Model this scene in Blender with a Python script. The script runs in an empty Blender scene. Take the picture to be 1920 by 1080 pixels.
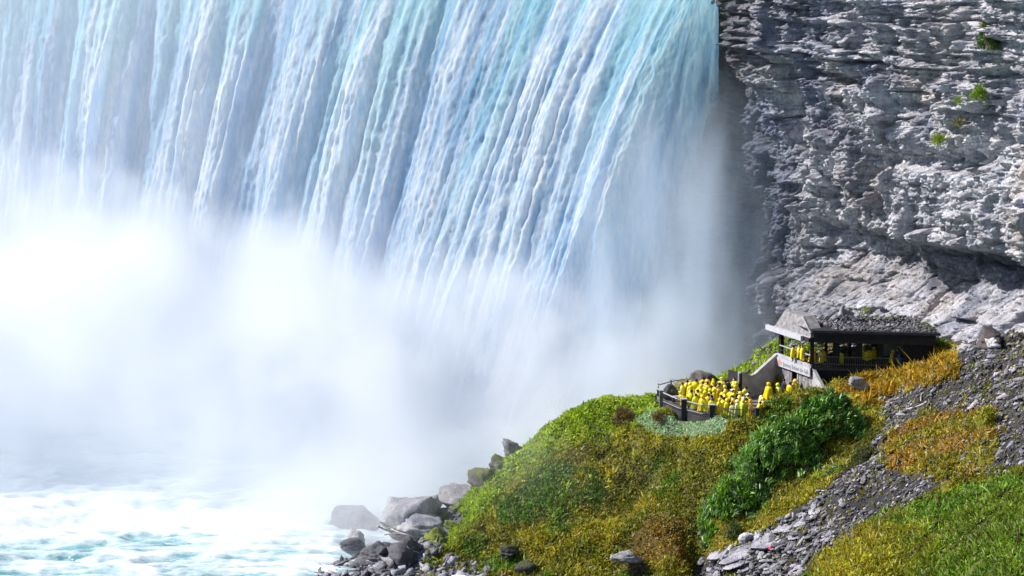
import bpy, bmesh, math, random
import numpy as np
from mathutils import Vector, Matrix
R = math.radians
random.seed(7)
RNG = np.random.default_rng(11)
scene = bpy.context.scene
COL = scene.collection

# ------------------------------------------------------------------ camera
H, PITCH, F = 60.0, R(9.6), 4620.0
cam_d = bpy.data.cameras.new('camera')
cam = bpy.data.objects.new('camera', cam_d); COL.objects.link(cam)
cam.location = (0, 0, H); cam.rotation_euler = (math.pi/2 - PITCH, 0, 0)
cam_d.sensor_width = 36; cam_d.lens = 36*F/1920
cam_d.clip_start = 1; cam_d.clip_end = 6000
scene.camera = cam
# ------------------------------------------------------------------ light
SUN_AZ = (-0.97, 0.06); SUN_EL = R(41)
_n = math.hypot(*SUN_AZ)
TO_SUN = Vector((SUN_AZ[0]/_n*math.cos(SUN_EL), SUN_AZ[1]/_n*math.cos(SUN_EL), math.sin(SUN_EL)))
world = bpy.data.worlds.new('World'); scene.world = world; world.use_nodes = True
wn = world.node_tree
sky = wn.nodes.new('ShaderNodeTexSky'); sky.sky_type = 'NISHITA'; sky.sun_disc = False
sky.sun_elevation = SUN_EL; sky.sun_rotation = math.atan2(SUN_AZ[0], SUN_AZ[1])
sky.ozone_density = 2.0
wn.links.new(sky.outputs[0], wn.nodes['Background'].inputs[0])
wn.nodes['Background'].inputs[1].default_value = 0.085
sun_d = bpy.data.lights.new('sun', 'SUN'); sun_d.energy = 5.0; sun_d.angle = R(0.5); sun_d.color = (1, .955, .89)
sun = bpy.data.objects.new('sun', sun_d); COL.objects.link(sun)
sun.rotation_euler = TO_SUN.to_track_quat('Z', 'Y').to_euler(); sun.location = (-60, 40, 160)
scene.view_settings.view_transform = 'Standard'; scene.view_settings.look = 'None'
scene.view_settings.exposure = 0.70; scene.view_settings.gamma = 1; scene.view_settings.use_curve_mapping = False
scene.render.engine = 'CYCLES'
cy = scene.cycles
cy.use_denoising = True; cy.max_bounces = 12; cy.volume_bounces = 8; cy.diffuse_bounces = 3; cy.transparent_max_bounces = 12
cy.volume_step_rate = 1.0; cy.volume_max_steps = 128; cy.caustics_reflective = False; cy.caustics_refractive = False

# ------------------------------------------------------------------ helpers
CP, SP = math.cos(PITCH), math.sin(PITCH)
def ray(px, py):
    a = (px-960)/F; b = -(py-540)/F
    return (a, CP + b*SP, -SP + b*CP)
def P(px, py, Y):
    r = ray(px, py); t = Y/r[1]
    return (r[0]*t, Y, H + r[2]*t)
def PZ(px, py, z):
    r = ray(px, py); t = (z-H)/r[2]
    return (r[0]*t, r[1]*t, z)
def proj(X, Y, Z):
    d = Y*CP - (Z-H)*SP; u = Y*SP + (Z-H)*CP
    return 960 + F*X/d, 540 - F*u/d

def _hash(ix, iy, iz, seed):
    h = (ix.astype(np.int64)*374761393 + iy.astype(np.int64)*668265263 + iz.astype(np.int64)*2147483647 + seed*1274126177) & 0xffffffff
    h = ((h ^ (h >> 13))*1274126177) & 0xffffffff
    h = ((h ^ (h >> 16))*2246822519) & 0xffffffff
    return ((h ^ (h >> 15)) & 0xffffff)/float(0xffffff)
def noise(x, y, z=None, seed=0):
    x = np.asarray(x, float); y = np.asarray(y, float)
    z = np.zeros_like(x) if z is None else np.asarray(z, float) + 0*x
    x0 = np.floor(x); y0 = np.floor(y); z0 = np.floor(z)
    fx, fy, fz = x-x0, y-y0, z-z0
    s = lambda t: t*t*t*(t*(t*6-15)+10)
    u, v, w = s(fx), s(fy), s(fz)
    out = 0
    zz = (0, 1) if np.any(fz > 0) else (0,)
    for dx in (0, 1):
        for dy in (0, 1):
            for dz in zz:
                wt = (u if dx else 1-u)*(v if dy else 1-v)*(w if dz else 1-w)
                out = out + wt*_hash(x0+dx, y0+dy, z0+dz, seed)
    return out*2-1
def fbm(x, y, z=None, seed=0, oct=4, lac=2.03, gain=.5):
    o = 0; a = 1; t = 0
    for i in range(oct):
        o = o + a*noise(x*lac**i, y*lac**i, None if z is None else z*lac**i, seed+i*17); t += a; a *= gain
    return o/t
def facets(x, y, seed=0, tilt=1.0):
    """cellular facets: every cell a random height and tilt -> chiselled stone"""
    ix, iy = np.floor(x), np.floor(y)
    best = np.full(x.shape, 9.); second = best.copy(); val = np.zeros(x.shape)
    for dx in (-1, 0, 1):
        for dy in (-1, 0, 1):
            cx, cy_ = ix+dx, iy+dy
            px = cx + _hash(cx, cy_, cx*0, seed); py = cy_ + _hash(cx, cy_, cx*0, seed+1)
            d = (x-px)**2 + (y-py)**2
            v = (_hash(cx, cy_, cx*0, seed+2)-.5) + tilt*((_hash(cx, cy_, cx*0, seed+3)-.5)*(x-px) + (_hash(cx, cy_, cx*0, seed+4)-.5)*(y-py))
            m = d < best
            second = np.where(m, best, np.minimum(second, d))
            val = np.where(m, v, val); best = np.where(m, d, best)
    return val, np.sqrt(second)-np.sqrt(best)
def sstep(a, b, x):
    t = np.clip((x-a)/(b-a), 0, 1); return t*t*(3-2*t)
def inpoly(x, y, poly):
    x = np.asarray(x); y = np.asarray(y); c = np.zeros(x.shape, bool); n = len(poly)
    for i in range(n):
        x1, y1 = poly[i]; x2, y2 = poly[(i+1) % n]
        if y1 == y2: continue
        c ^= ((y1 > y) != (y2 > y)) & (x < (x2-x1)*(y-y1)/(y2-y1)+x1)
    return c

def mesh_np(name, V, Fc, mat=None, smooth=False, parent=None, cols=None, attrs=None):
    """V (n,3), Fc (m,k) numpy -> ONE mesh object"""
    me = bpy.data.meshes.new(name)
    V = np.asarray(V, np.float32); Fc = np.asarray(Fc, np.int32); k = Fc.shape[1]; m = len(Fc)
    me.vertices.add(len(V)); me.vertices.foreach_set('co', V.ravel())
    me.loops.add(m*k); me.loops.foreach_set('vertex_index', Fc.ravel())
    me.polygons.add(m); me.polygons.foreach_set('loop_start', np.arange(0, m*k, k, dtype=np.int32))
    me.polygons.foreach_set('loop_total', np.full(m, k, np.int32))
    if smooth: me.polygons.foreach_set('use_smooth', np.ones(m, bool))
    me.update(calc_edges=True)
    if cols is not None:
        a = me.color_attributes.new('tint', 'FLOAT_COLOR', 'POINT')
        c = np.ones((len(V), 4), np.float32); c[:, :3] = cols; a.data.foreach_set('color', c.ravel())
    for nm, arr in (attrs or {}).items():
        a = me.attributes.new(nm, 'FLOAT', 'POINT'); a.data.foreach_set('value', np.asarray(arr, np.float32).ravel())
    if mat: me.materials.append(mat)
    o = bpy.data.objects.new(name, me); COL.objects.link(o)
    if parent: o.parent = parent
    return o
def gridfaces(nu, nv):
    i = np.arange(nu-1)[:, None]*nv + np.arange(nv-1)[None, :]
    return np.stack([i, i+nv, i+nv+1, i+1], -1).reshape(-1, 4)
def tag(o, label=None, cat=None, group=None, kind=None):
    if label: o['label'] = label
    if cat: o['category'] = cat
    if group: o['group'] = group
    if kind: o['kind'] = kind
    return o
def empty(name, loc=(0, 0, 0), rz=0):
    o = bpy.data.objects.new(name, None); COL.objects.link(o); o.location = loc; o.rotation_euler = (0, 0, rz); o.empty_display_size = .3
    return o

# ------------------------------------------------------------------ materials
def newmat(name):
    m = bpy.data.materials.new(name); m.use_nodes = True
    return m, m.node_tree, m.node_tree.nodes['Principled BSDF']
def nd(nt, typ, **kw):
    n = nt.nodes.new(typ)
    for k, v in kw.items():
        if k[0] == 'i' and k[1:].isdigit(): n.inputs[int(k[1:])].default_value = v
        else: setattr(n, k, v)
    return n
def texnoise(nt, scale, detail=4, rough=.55, vec=None):
    n = nd(nt, 'ShaderNodeTexNoise'); n.inputs['Scale'].default_value = scale
    n.inputs['Detail'].default_value = detail; n.inputs['Roughness'].default_value = rough
    if vec is not None: nt.links.new(vec, n.inputs['Vector'])
    return n
def ramp(nt, src, pts):
    r = nd(nt, 'ShaderNodeValToRGB'); e = r.color_ramp.elements
    while len(e) < len(pts): e.new(.5)
    for q, (p, c) in zip(e, pts): q.position = p; q.color = (c[0], c[1], c[2], 1) if hasattr(c, '__len__') else (c, c, c, 1)
    nt.links.new(src, r.inputs[0]); return r
def bump(nt, b, h, strength, dist):
    n = nd(nt, 'ShaderNodeBump'); n.inputs['Strength'].default_value = strength; n.inputs['Distance'].default_value = dist
    nt.links.new(h, n.inputs['Height']); nt.links.new(n.outputs[0], b.inputs['Normal']); return n
def mix(nt, fac, a, b, mode='MIX'):
    m = nd(nt, 'ShaderNodeMix', data_type='RGBA', blend_type=mode)
    for s, v in ((0, fac), (6, a), (7, b)):
        if isinstance(v, bpy.types.NodeSocket): nt.links.new(v, m.inputs[s])
        elif s == 0: m.inputs[0].default_value = v
        else: m.inputs[s].default_value = (*v, 1)
    return m.outputs[2]
def scaled_vec(nt, sx, sy, sz):
    g = nd(nt, 'ShaderNodeNewGeometry'); mp = nd(nt, 'ShaderNodeMapping')
    mp.inputs['Scale'].default_value = (sx, sy, sz); nt.links.new(g.outputs['Position'], mp.inputs['Vector'])
    return mp.outputs[0]
def simple(name, col, rough=.7, var=.25, scale=3, bmp=.0, metal=0):
    m, nt, b = newmat(name)
    v = scaled_vec(nt, 1, 1, 1); n = texnoise(nt, scale, 5, .6, v)
    lo = [c*(1-var) for c in col]; hi = [min(1, c*(1+var)) for c in col]
    r = ramp(nt, n.outputs[0], [(.3, lo), (.7, hi)])
    nt.links.new(r.outputs[0], b.inputs['Base Color']); b.inputs['Roughness'].default_value = rough; b.inputs['Metallic'].default_value = metal; b.inputs['Specular IOR Level'].default_value = .12
    if bmp: bump(nt, b, n.outputs[0], 1, bmp)
    return m
def tintmat(name, rough=.75, trans=0.0, var=.3, spec=.3):
    m, nt, b = newmat(name)
    a = nd(nt, 'ShaderNodeAttribute', attribute_name='tint')
    n = texnoise(nt, 2.5, 5, .6, scaled_vec(nt, 1, 1, 1))
    r = ramp(nt, n.outputs[0], [(.3, 1-var), (.7, 1+var)])
    c = mix(nt, 1, a.outputs[0], r.outputs[0], 'MULTIPLY')
    nt.links.new(c, b.inputs['Base Color']); b.inputs['Roughness'].default_value = rough
    b.inputs['Specular IOR Level'].default_value = spec
    if trans:
        t = nd(nt, 'ShaderNodeBsdfTranslucent'); nt.links.new(c, t.inputs[0])
        ms = nd(nt, 'ShaderNodeMixShader'); ms.inputs[0].default_value = trans
        nt.links.new(b.outputs[0], ms.inputs[1]); nt.links.new(t.outputs[0], ms.inputs[2])
        nt.links.new(ms.outputs[0], nt.nodes['Material Output'].inputs[0])
    return m
def rockmat(name):
    m, nt, b = newmat(name)
    a = nd(nt, 'ShaderNodeAttribute', attribute_name='tint')
    v = scaled_vec(nt, 1, 1, 1)
    n1 = texnoise(nt, .35, 6, .65, v); n2 = texnoise(nt, 5, 6, .7, scaled_vec(nt, 1.4, 1.4, .7)); n3 = texnoise(nt, 1.1, 4, .6, scaled_vec(nt, 1, 1, .3))
    r1 = ramp(nt, n1.outputs[0], [(.34, (.42, .43, .52)), (.5, (1, .98, 1.0)), (.68, (1.2, 1.14, 1.10))])
    r2 = ramp(nt, n2.outputs[0], [(.32, .42), (.5, .95), (.7, 1.3)])
    r3 = ramp(nt, n3.outputs[0], [(.35, .7), (.6, 1.12)])
    c = mix(nt, 1, a.outputs[0], r1.outputs[0], 'MULTIPLY'); c = mix(nt, 1, c, r2.outputs[0], 'MULTIPLY'); c = mix(nt, 1, c, r3.outputs[0], 'MULTIPLY')
    nt.links.new(c, b.inputs['Base Color']); b.inputs['Roughness'].default_value = .62; b.inputs['Specular IOR Level'].default_value = .45
    bump(nt, b, n2.outputs[0], 1, .22)
    return m
M_ROCK = rockmat('cliff_rock'); M_STONE = rockmat('stone_grey')
M_GROUND = tintmat('hill_soil', .9, 0, .35)
M_GRASS = tintmat('grass_blades', .55, .35, .25, .4)
M_LEAF = tintmat('shrub_leaves', .45, .3, .2, .5)

# ------------------------------------------------------------------ terrain
CPTS = [  # pixel x, pixel y, distance
 (1240,735,224),(1180,740,223),(1110,754,222),(1060,782,221),(1000,828,220),(950,866,219),(890,915,218),(840,960,217),(790,1008,214.5),(830,1030,208.8),(870,1062,206.0),(735,1050,209),(640,1080,206),(700,1080,204.8),(780,1080,204.2),(860,1085,203.9),
 (1150,815,218),(1350,791,212.5),(1305,784,213.8),(1252,771,216.6),(1400,795,211.0),(1290,822,213.9),(1340,808,214.5),(1270,790,217),(1200,900,213),(1050,900,214.5),(1100,1000,208.5),(950,980,212),(900,1060,206.5),
 (1100,1080,203.5),(1000,1080,204.3),(1250,930,209.5),(1200,1020,205.5),(1240,1075,201.8),(860,1085,205),
 (1320,1065,199.5),(1330,1010,203),(1400,1080,196),(1500,960,199),(1420,1020,199.5),(1600,900,199.5),(1700,850,199.5),(1800,800,200),(1900,750,200),(1900,650,209),
 (1830,650,214),(1780,680,216),(1800,880,190.5),(1900,880,187.5),(1900,1080,170),(1600,1080,184),(1700,1000,186.5),(1750,940,190),(1560,1020,192.5),
 (1350,980,204.5),(1560,880,205),(1620,800,209),(1450,870,207.5),(1380,900,207.5),(1422,771,213.4),(1450,753,215.0),(1500,741,216),(1545,736,216.8),(1540,800,210.8),(1440,800,212),(1480,765,214.3),(1420,795,212.2),
 (1550,735,217),(1640,722,217),(1700,700,218),(1760,680,219),
 (1400,692,229),(1440,656,231),(1475,622,233),(1350,706,232),(1300,712,232),(1520,620,232),(1600,606,230),(1700,612,228)]
CW = [P(*c) for c in CPTS]
CW += [(18,217,11.6),(20,219,11.6),(21.4,217,11.6),(16,222,11.6),(24,221,11.6),(20,224,11.8),(15,226.5,11.5),(24,219.8,11.7)]
for c in [(1180,735,223),(1110,744,222),(1060,771,221),(1000,815,220),(950,855,219),(890,910,218),(840,957,217),(790,1008,214.5)]:
    x, y, z = P(*c)
    CW += [(x-1.5, y+7, max(-2, z-5.5)), (x-3, y+15, -3)]
CW += [(14,236,6),(20,240,6),(26,244,9),(18,250,-2),(26,252,2),(10,244,-3),(0,245,-4),(30,240,12),(36,236,15.5),(42,226,17),(48,212,20.3),(52,195,22),(55,175,22),(50,160,18),
       (-30,230,-3),(-30,210,-3),(-20,200,-3),(-9,201,.45),(0,197,.5),(8,195,1.0),(-15,203,.1),(-60,230,-4),(-60,200,-4),(-10,235,-3),(15,188,.5),(25,178,1.5),(32,165,3),(20,165,-2),(40,150,6),(0,170,-4),(-40,160,-4),(60,150,20),(-60,150,-4)]
CW = np.array(CW)
def _tps(r2): return r2*np.log(np.maximum(r2, 1e-9))*.5
def _fit(pts, lam=1.5):
    n = len(pts); d2 = ((pts[:, None, :2]-pts[None, :, :2])**2).sum(-1)
    A = np.zeros((n+3, n+3)); A[:n, :n] = _tps(d2) + lam*np.eye(n); A[:n, n] = 1; A[:n, n+1:] = pts[:, :2]
    A[n:, :n] = A[:n, n:].T
    b = np.zeros(n+3); b[:n] = pts[:, 2]
    return np.linalg.solve(A, b)
WT = _fit(CW)
def base_z(X, Y):
    X = np.asarray(X, float); Y = np.asarray(Y, float); o = np.zeros(X.shape)
    for i, (cx, cy_, _) in enumerate(CW):
        o += WT[i]*_tps((X-cx)**2 + (Y-cy_)**2)
    return o + WT[-3] + WT[-2]*X + WT[-1]*Y
# regions, drawn on the slope as seen from the lookout
PG_SCREE = [(1300,1090),(1320,1050),(1400,1015),(1470,975),(1560,905),(1625,850),(1660,790),(1640,745),(1720,705),(1790,665),(1850,620),(1960,560),(2300,300),(2300,880),(1920,872),(1850,880),(1760,915),(1660,965),(1570,1015),(1480,1090)]
PG_GREEN = [(1480,1120),(1560,1030),(1650,985),(1720,955),(1800,925),(1920,884),(2300,760),(2300,1700),(1300,1500)]
PG_GOLDSCREE = [(1640,860),(1680,800),(1740,765),(1860,770),(1875,840),(1840,885),(1760,905),(1690,890)]
PG_PATCH = [(1190,785),(1225,768),(1290,775),(1370,788),(1355,815),(1260,813),(1200,802)]
PG_ORANGE = [(1545,735),(1640,705),(1750,670),(1800,665),(1790,700),(1690,735),(1620,765),(1560,760)]
PG_BACK = [(1335,710),(1400,665),(1470,625),(1530,600),(1540,660),(1460,700),(1400,720)]
PG_SHORE = [(560,1100),(600,1060),(700,1000),(800,975),(850,950),(865,965),(800,1020),(790,1045),(770,1100)]
PG_RUST = [(1165,1030),(1240,965),(1295,975),(1290,1045),(1230,1065)]
def terrain_z(X, Y):
    z = base_z(X, Y)
    px, py = proj(X, Y, z)
    land = sstep(-1, 1.5, z)
    rough = 0.95*fbm(X*.16, Y*.16, seed=3, oct=3) + .50*fbm(X*.5, Y*.5, seed=5, oct=3)
    sc = (inpoly(px+12*noise(X*.5, Y*.5, seed=9), py+12*noise(X*.5, Y*.5, seed=10), PG_SCREE)).astype(float)
    f, e = facets(X*.9, Y*.9, 21); f2, _ = facets(X*2.3, Y*2.3, 31)
    z = z + land*rough + sc*(.35*f+.18*f2)
    z = z + 1.3*np.exp(-(((px-1228)/42)**2+((py-1008)/30)**2)) - 2.8*np.exp(-(((px-1312)/28)**2+((py-1030)/34)**2))
    z = z - 1.0*np.exp(-(((px-1130)/60)**2+((py-960)/26)**2)) - .7*np.exp(-(((px-1215)/40)**2+((py-900)/30)**2)) - .8*np.exp(-(((px-1000)/40)**2+((py-1040)/16)**2)) + .7*np.exp(-(((px-1110)/40)**2+((py-905)/20)**2))
    plat = inpoly(X, Y, PLAT_BIG)
    z = np.where(plat, np.minimum(z, 11.8), z)
    return z
PLAT = [(13.4,222.5),(13.7,220.4),(15.0,217.3),(17.0,214.9),(19.4,213.1),(21.6,212.9),(22.8,216.2),(24.6,218.2),(27.2,220.2),(25.4,224.8),(22.5,224.6),(20,225.8),(17.5,226.4),(15,225.4)]
_pc = np.mean(PLAT, 0)
PLAT_BIG = [((x-_pc[0])*1.08+_pc[0], (y-_pc[1])*1.08+_pc[1]) for x, y in PLAT]

def region_colors(X, Y, z, rnd=True):
    """what grows where: rgb tint, grass density, blade height"""
    px, py = proj(X, Y, z)
    j = 16*fbm(X*.35, Y*.35, seed=40, oct=3); k = 16*fbm(X*.35, Y*.35, seed=41, oct=3)
    px, py = px+j, py+k
    n = X.size
    big = fbm(X*.12, Y*.12, seed=50, oct=3); mid = fbm(X*.5, Y*.5, seed=51, oct=3)
    olive = np.array((.13, .13, .012)); gold = np.array((.22, .195, .014)); green = np.array((.075, .14, .012)); lime = np.array((.20, .30, .012)); rust = np.array((.18, .095, .015))
    dark = np.array((.035, .06, .012)); mint = np.array((.22, .37, .22)); orange = np.array((.34, .19, .012)); yel = np.array((.30, .24, .015))
    mixc = lambda a, b, t: a*(1-t[..., None]) + b*t[..., None]
    c = mixc(np.broadcast_to(olive, X.shape+(3,)), gold, sstep(-.25, .35, mid+big*.6))
    c = mixc(c, green, sstep(.12, .5, fbm(X*.3+9, Y*.3, seed=52, oct=3)))
    # bright lime band on the crest towards the water
    sil = np.interp(px, [780, 950, 1060, 1180, 1240], [1010, 855, 771, 735, 733])
    band = (py - sil)
    lim = (1-sstep(35, 95, band))*(px < 1250)*sstep(700, 860, px)
    c = mixc(c, lime, lim*.9)
    dens = np.ones(X.shape); hgt = np.full(X.shape, .34)
    def put(pg, col, d, h, a=.85):
        nonlocal c, dens, hgt
        m = inpoly(px, py, pg)
        c = np.where(m[..., None], mixc(c, col, np.full(X.shape, a)*(.75+.25*mid)), c)
        if d is not None: dens = np.where(m, d, dens)
        if h is not None: hgt = np.where(m, h, hgt)
    hgt = hgt*(1-.4*lim)
    put(PG_SCREE, gold*.8, .075, .3)
    put(PG_GOLDSCREE, mixc(gold*.9, rust*1.4, sstep(-.2, .3, mid)) if n > 1 else gold, .55, .4, .9)
    put(PG_GREEN, mixc(np.broadcast_to(yel*.95, X.shape+(3,)), green*1.15, np.clip(sstep(1560, 1850, px+60*mid)*1.0+.1, 0, 1)), 1.0, .42, .97)
    put([(1660,985),(1720,945),(1800,915),(1920,880),(2200,780),(2200,850),(1900,925),(1780,960),(1700,995)], green*1.2, 1.1, .4, .9)
    put(PG_ORANGE, mixc(np.broadcast_to(orange, X.shape+(3,)), yel, sstep(0, .5, mid)), 1.2, .55, .95)
    put(PG_BACK, lime*.95, .7, .3, .95)
    put(PG_PATCH, mint, 1.3, .16, .97)
    put(PG_RUST, rust*.9, 1.0, .2, .9)
    put(PG_SHORE, green, .0, .2)
    put([(1150,812),(1330,815),(1330,840),(1160,835)], gold*1.25, 1, .3, .6)
    put([(1762,640),(1800,600),(1900,560),(1925,615),(1850,650),(1800,668)], np.array((.10,.095,.10)), 0., .2, 1.)
    c = np.clip(c*1.45, 0, .6)
    return c, dens, hgt, px, py

def build_terrain():
    xs = np.concatenate([np.linspace(-60, -22, 40)[:-1], np.arange(-22, 48.01, .22), np.linspace(48, 75, 30)[1:]])
    ys = np.concatenate([np.linspace(120, 166, 24)[:-1], np.arange(166, 236.01, .26), np.linspace(236, 262, 60)[1:]])
    X, Y = np.meshgrid(xs, ys, indexing='ij'); z = terrain_z(X, Y)
    c, d, h, px, py = region_colors(X, Y, z)
    soil = np.array((.035, .026, .012)); 
    cc = c*.30 + soil*.4
    sc = inpoly(px, py, PG_SCREE) & ~inpoly(px, py, PG_GOLDSCREE)
    cc = np.where(sc[..., None], np.array((.025, .023, .027)), cc)
    sh = inpoly(px, py, PG_SHORE) | (z < .5)
    cc = np.where(sh[..., None], np.array((.07, .07, .08)), cc)
    V = np.stack([X, Y, z], -1).reshape(-1, 3)
    o = mesh_np('hillside_ground', V, gridfaces(len(xs), len(ys)), M_GROUND, True, cols=cc.reshape(-1, 3))
    tag(o, kind='structure'); return o
GROUND = build_terrain()

# ------------------------------------------------------------------ cliff
def build_cliff():
    plan = np.array([(-5,304),(8,288),(18.5,272.5),(22.3,263.4),(23.2,257),(25.5,250.5),(28.5,245),(33,237.5),(37.5,229.5),(41,220),(44.2,208),(47,194),(50,178),(54,160),(62,135)])
    d = np.r_[0, np.cumsum(np.hypot(*np.diff(plan, axis=0).T))]
    L = d[-1]
    # fine where seen
    s = np.concatenate([np.linspace(0, d[3]-2, 40)[:-1], np.linspace(d[3]-2, d[11]-6, 640)[:-1], np.linspace(d[11]-6, L, 110)])
    def sm(col):
        v = np.interp(np.linspace(0, L, 400), d, plan[:, col]); k = np.hanning(41); k /= k.sum()
        vp = np.concatenate([v[0]+(np.arange(-20, 0))*(v[1]-v[0]), v, v[-1]+np.arange(1, 21)*(v[-1]-v[-2])])
        return np.interp(s, np.linspace(0, L, 400), np.convolve(vp, k, 'valid'))
    x, y = sm(0), sm(1)
    tx, ty = np.gradient(x, s), np.gradient(y, s); n = np.hypot(tx, ty); tx, ty = tx/n, ty/n
    nx, ny = ty, -tx
    sgn = np.sign(nx*-1 + ny*-.4); nx, ny = nx*sgn, ny*sgn
    zs = np.concatenate([np.linspace(-3, 8, 30)[:-1], np.linspace(8, 50, 440), np.linspace(50, 56, 10)[1:]])
    S, Z = np.meshgrid(s, zs, indexing='ij')
    X0, Y0 = x[:, None]+0*Z, y[:, None]+0*Z
    px, py = proj(X0, Y0, Z)
    # large form
    g = lambda cx, cy_, rx, ry: np.exp(-(((px-cx)/rx)**2 + ((py-cy_)/ry)**2))
    ledge = np.interp(px, [1300,1450,1560,1700,1820,1920,2100], [330,380,425,462,470,520,640]) + 8*fbm(S*.3, Z*0, seed=5)
    below = sstep(-8, 22, py-ledge)
    off = 1.9*fbm(S*.08, Z*.08, seed=1, oct=3) + 1.5*fbm(S*.22, Z*.16, seed=2, oct=3)
    off -= below*(2.6*sstep(1450, 1640, px)+.6) * (1-.0*below)
    off += sstep(ledge+50, ledge+190, py)*(3.6*(1-sstep(1720, 1840, px))*sstep(1440, 1530, px)+2.2)     # pale apron below the overhang
    off -= 5.5*g(1905, 600, 110, 70) + 2.5*g(1900, 540, 120, 45)                                  # cave at the right
    off -= 3.0*sstep(1470, 1330, px)*sstep(120, 180, py)                                      # hollow beside the falls
    off -= 3.0*g(1585, 145, 18, 26) + 2.2*g(1745, 120, 10, 60) + 2.0*g(1480, 210, 12, 60) + 2.4*g(1880, 300, 22, 70) + 3.2*g(1690, 190, 28, 30) + 1.4*g(1622, 350, 7, 34)*1.6 + 2.6*g(1800, 300, 55, 22) + 1.2*g(1715, 300, 60, 12)
    off += 1.0*g(1600, 330, 28, 60) + .8*g(1650, 215, 40, 20) + .8*g(1850, 120, 30, 60)
    # vertical overhang steps along bedding
    bed = Z + 1.1*fbm(S*.09, Z*.05, seed=8)
    for zz, a in ((45.5, .7), (42.2, .5), (38.6, .9), (33.5, .5), (29, .6)):
        off += a*(sstep(zz-.25, zz+.25, bed)-.5)
    bedt = bed + .12*fbm(S*.5, Z*.5, seed=81)
    strat = 1.1*facets(S*.05, bedt*.8, 82, .3)[0] + .8*facets(S*.09, bedt*2.1, 83, .3)[0] + .45*facets(S*.16, bedt*4.6, 84, .3)[0]
    fine_b, _ = facets(S*.10, bed*1.5, 61); top = sstep(36, 43, Z); off += strat*(.34+.9*top)*sstep(1325, 1400, px)
    off += .55*fine_b*top
    # chiselled faces at four sizes, long in the steep direction
    wx = S + .5*fbm(S*.4, Z*.4, seed=12)-.18*Z; wz = Z + .35*S*.3 + .5*fbm(S*.4, Z*.4, seed=13)
    sm_ = 1 - .55*sstep(0, 60, py-ledge)*sstep(1480, 1540, px)
    for sc_, el, a, sd in ((.30, .6, 1.6, 71), (1.0, .42, .42, 72), (2.3, .38, .42, 73), (4.8, .40, .26, 74)):
        f, e = facets(wx*sc_, wz*sc_*el, sd, 1.5)
        off += a*(f*1.25)*sm_ - a*.75*(1-sstep(0, .12, e))
    off += .10*fbm(S*2.4, Z*1.1, seed=14, oct=4)
    X = X0 + nx[:, None]*off; Y = Y0 + ny[:, None]*off
    Zt = Z + .25*fbm(S*.8, Z*.8, seed=15)
    base = np.array((.48, .485, .53))
    warm = np.array((.50, .43, .37)); blue = np.array((.20, .22, .30)); brown = np.array((.10, .085, .075))
    mixc = lambda a, b, t: a*(1-t[..., None]) + b*t[..., None]
    c = np.broadcast_to(base, X.shape+(3,))
    c = mixc(c, warm, .8*np.clip(g(1600, 350, 35, 55)+.5*sstep(.25, .6, fbm(S*.2, Z*.2, seed=17)), 0, 1))
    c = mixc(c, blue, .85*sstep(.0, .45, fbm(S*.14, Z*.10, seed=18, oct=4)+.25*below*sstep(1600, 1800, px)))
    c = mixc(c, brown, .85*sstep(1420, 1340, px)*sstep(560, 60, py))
    c = mixc(c, blue*.55, .85*sstep(-5, 20, py-ledge)*sstep(110, 45, py-ledge)*sstep(1500, 1700, px))  # shade under the overhang, painted into the tint as a dark band
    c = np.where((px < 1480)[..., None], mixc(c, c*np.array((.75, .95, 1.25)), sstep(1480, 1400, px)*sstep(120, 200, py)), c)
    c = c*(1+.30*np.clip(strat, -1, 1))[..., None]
    c = c*(1-.74*sstep(1500, 1400, px+20*fbm(S*.2, Z*.2, seed=19)))[..., None]  # recess beside the falls: wet rock, plus its shade painted in as darker tint
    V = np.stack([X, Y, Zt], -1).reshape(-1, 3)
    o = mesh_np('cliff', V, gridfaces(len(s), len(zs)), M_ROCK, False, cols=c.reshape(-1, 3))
    tag(o, kind='structure')
    # plateau above the gorge
    tops = np.stack([X[:, -1], Y[:, -1], Zt[:, -1]], -1)
    back = tops + np.array((160, 60, 0)); back[:, 2] = 57
    n = len(s)
    V = np.concatenate([tops, back]); i = np.arange(n-1)
    o2 = mesh_np('plateau', V, np.stack([i, i+1, i+1+n, i+n], -1), M_GROUND, cols=np.tile((.05, .07, .02), (2*n, 1)))
    tag(o2, kind='structure')
    return X, Y, Zt
CLIFF = build_cliff()

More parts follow.
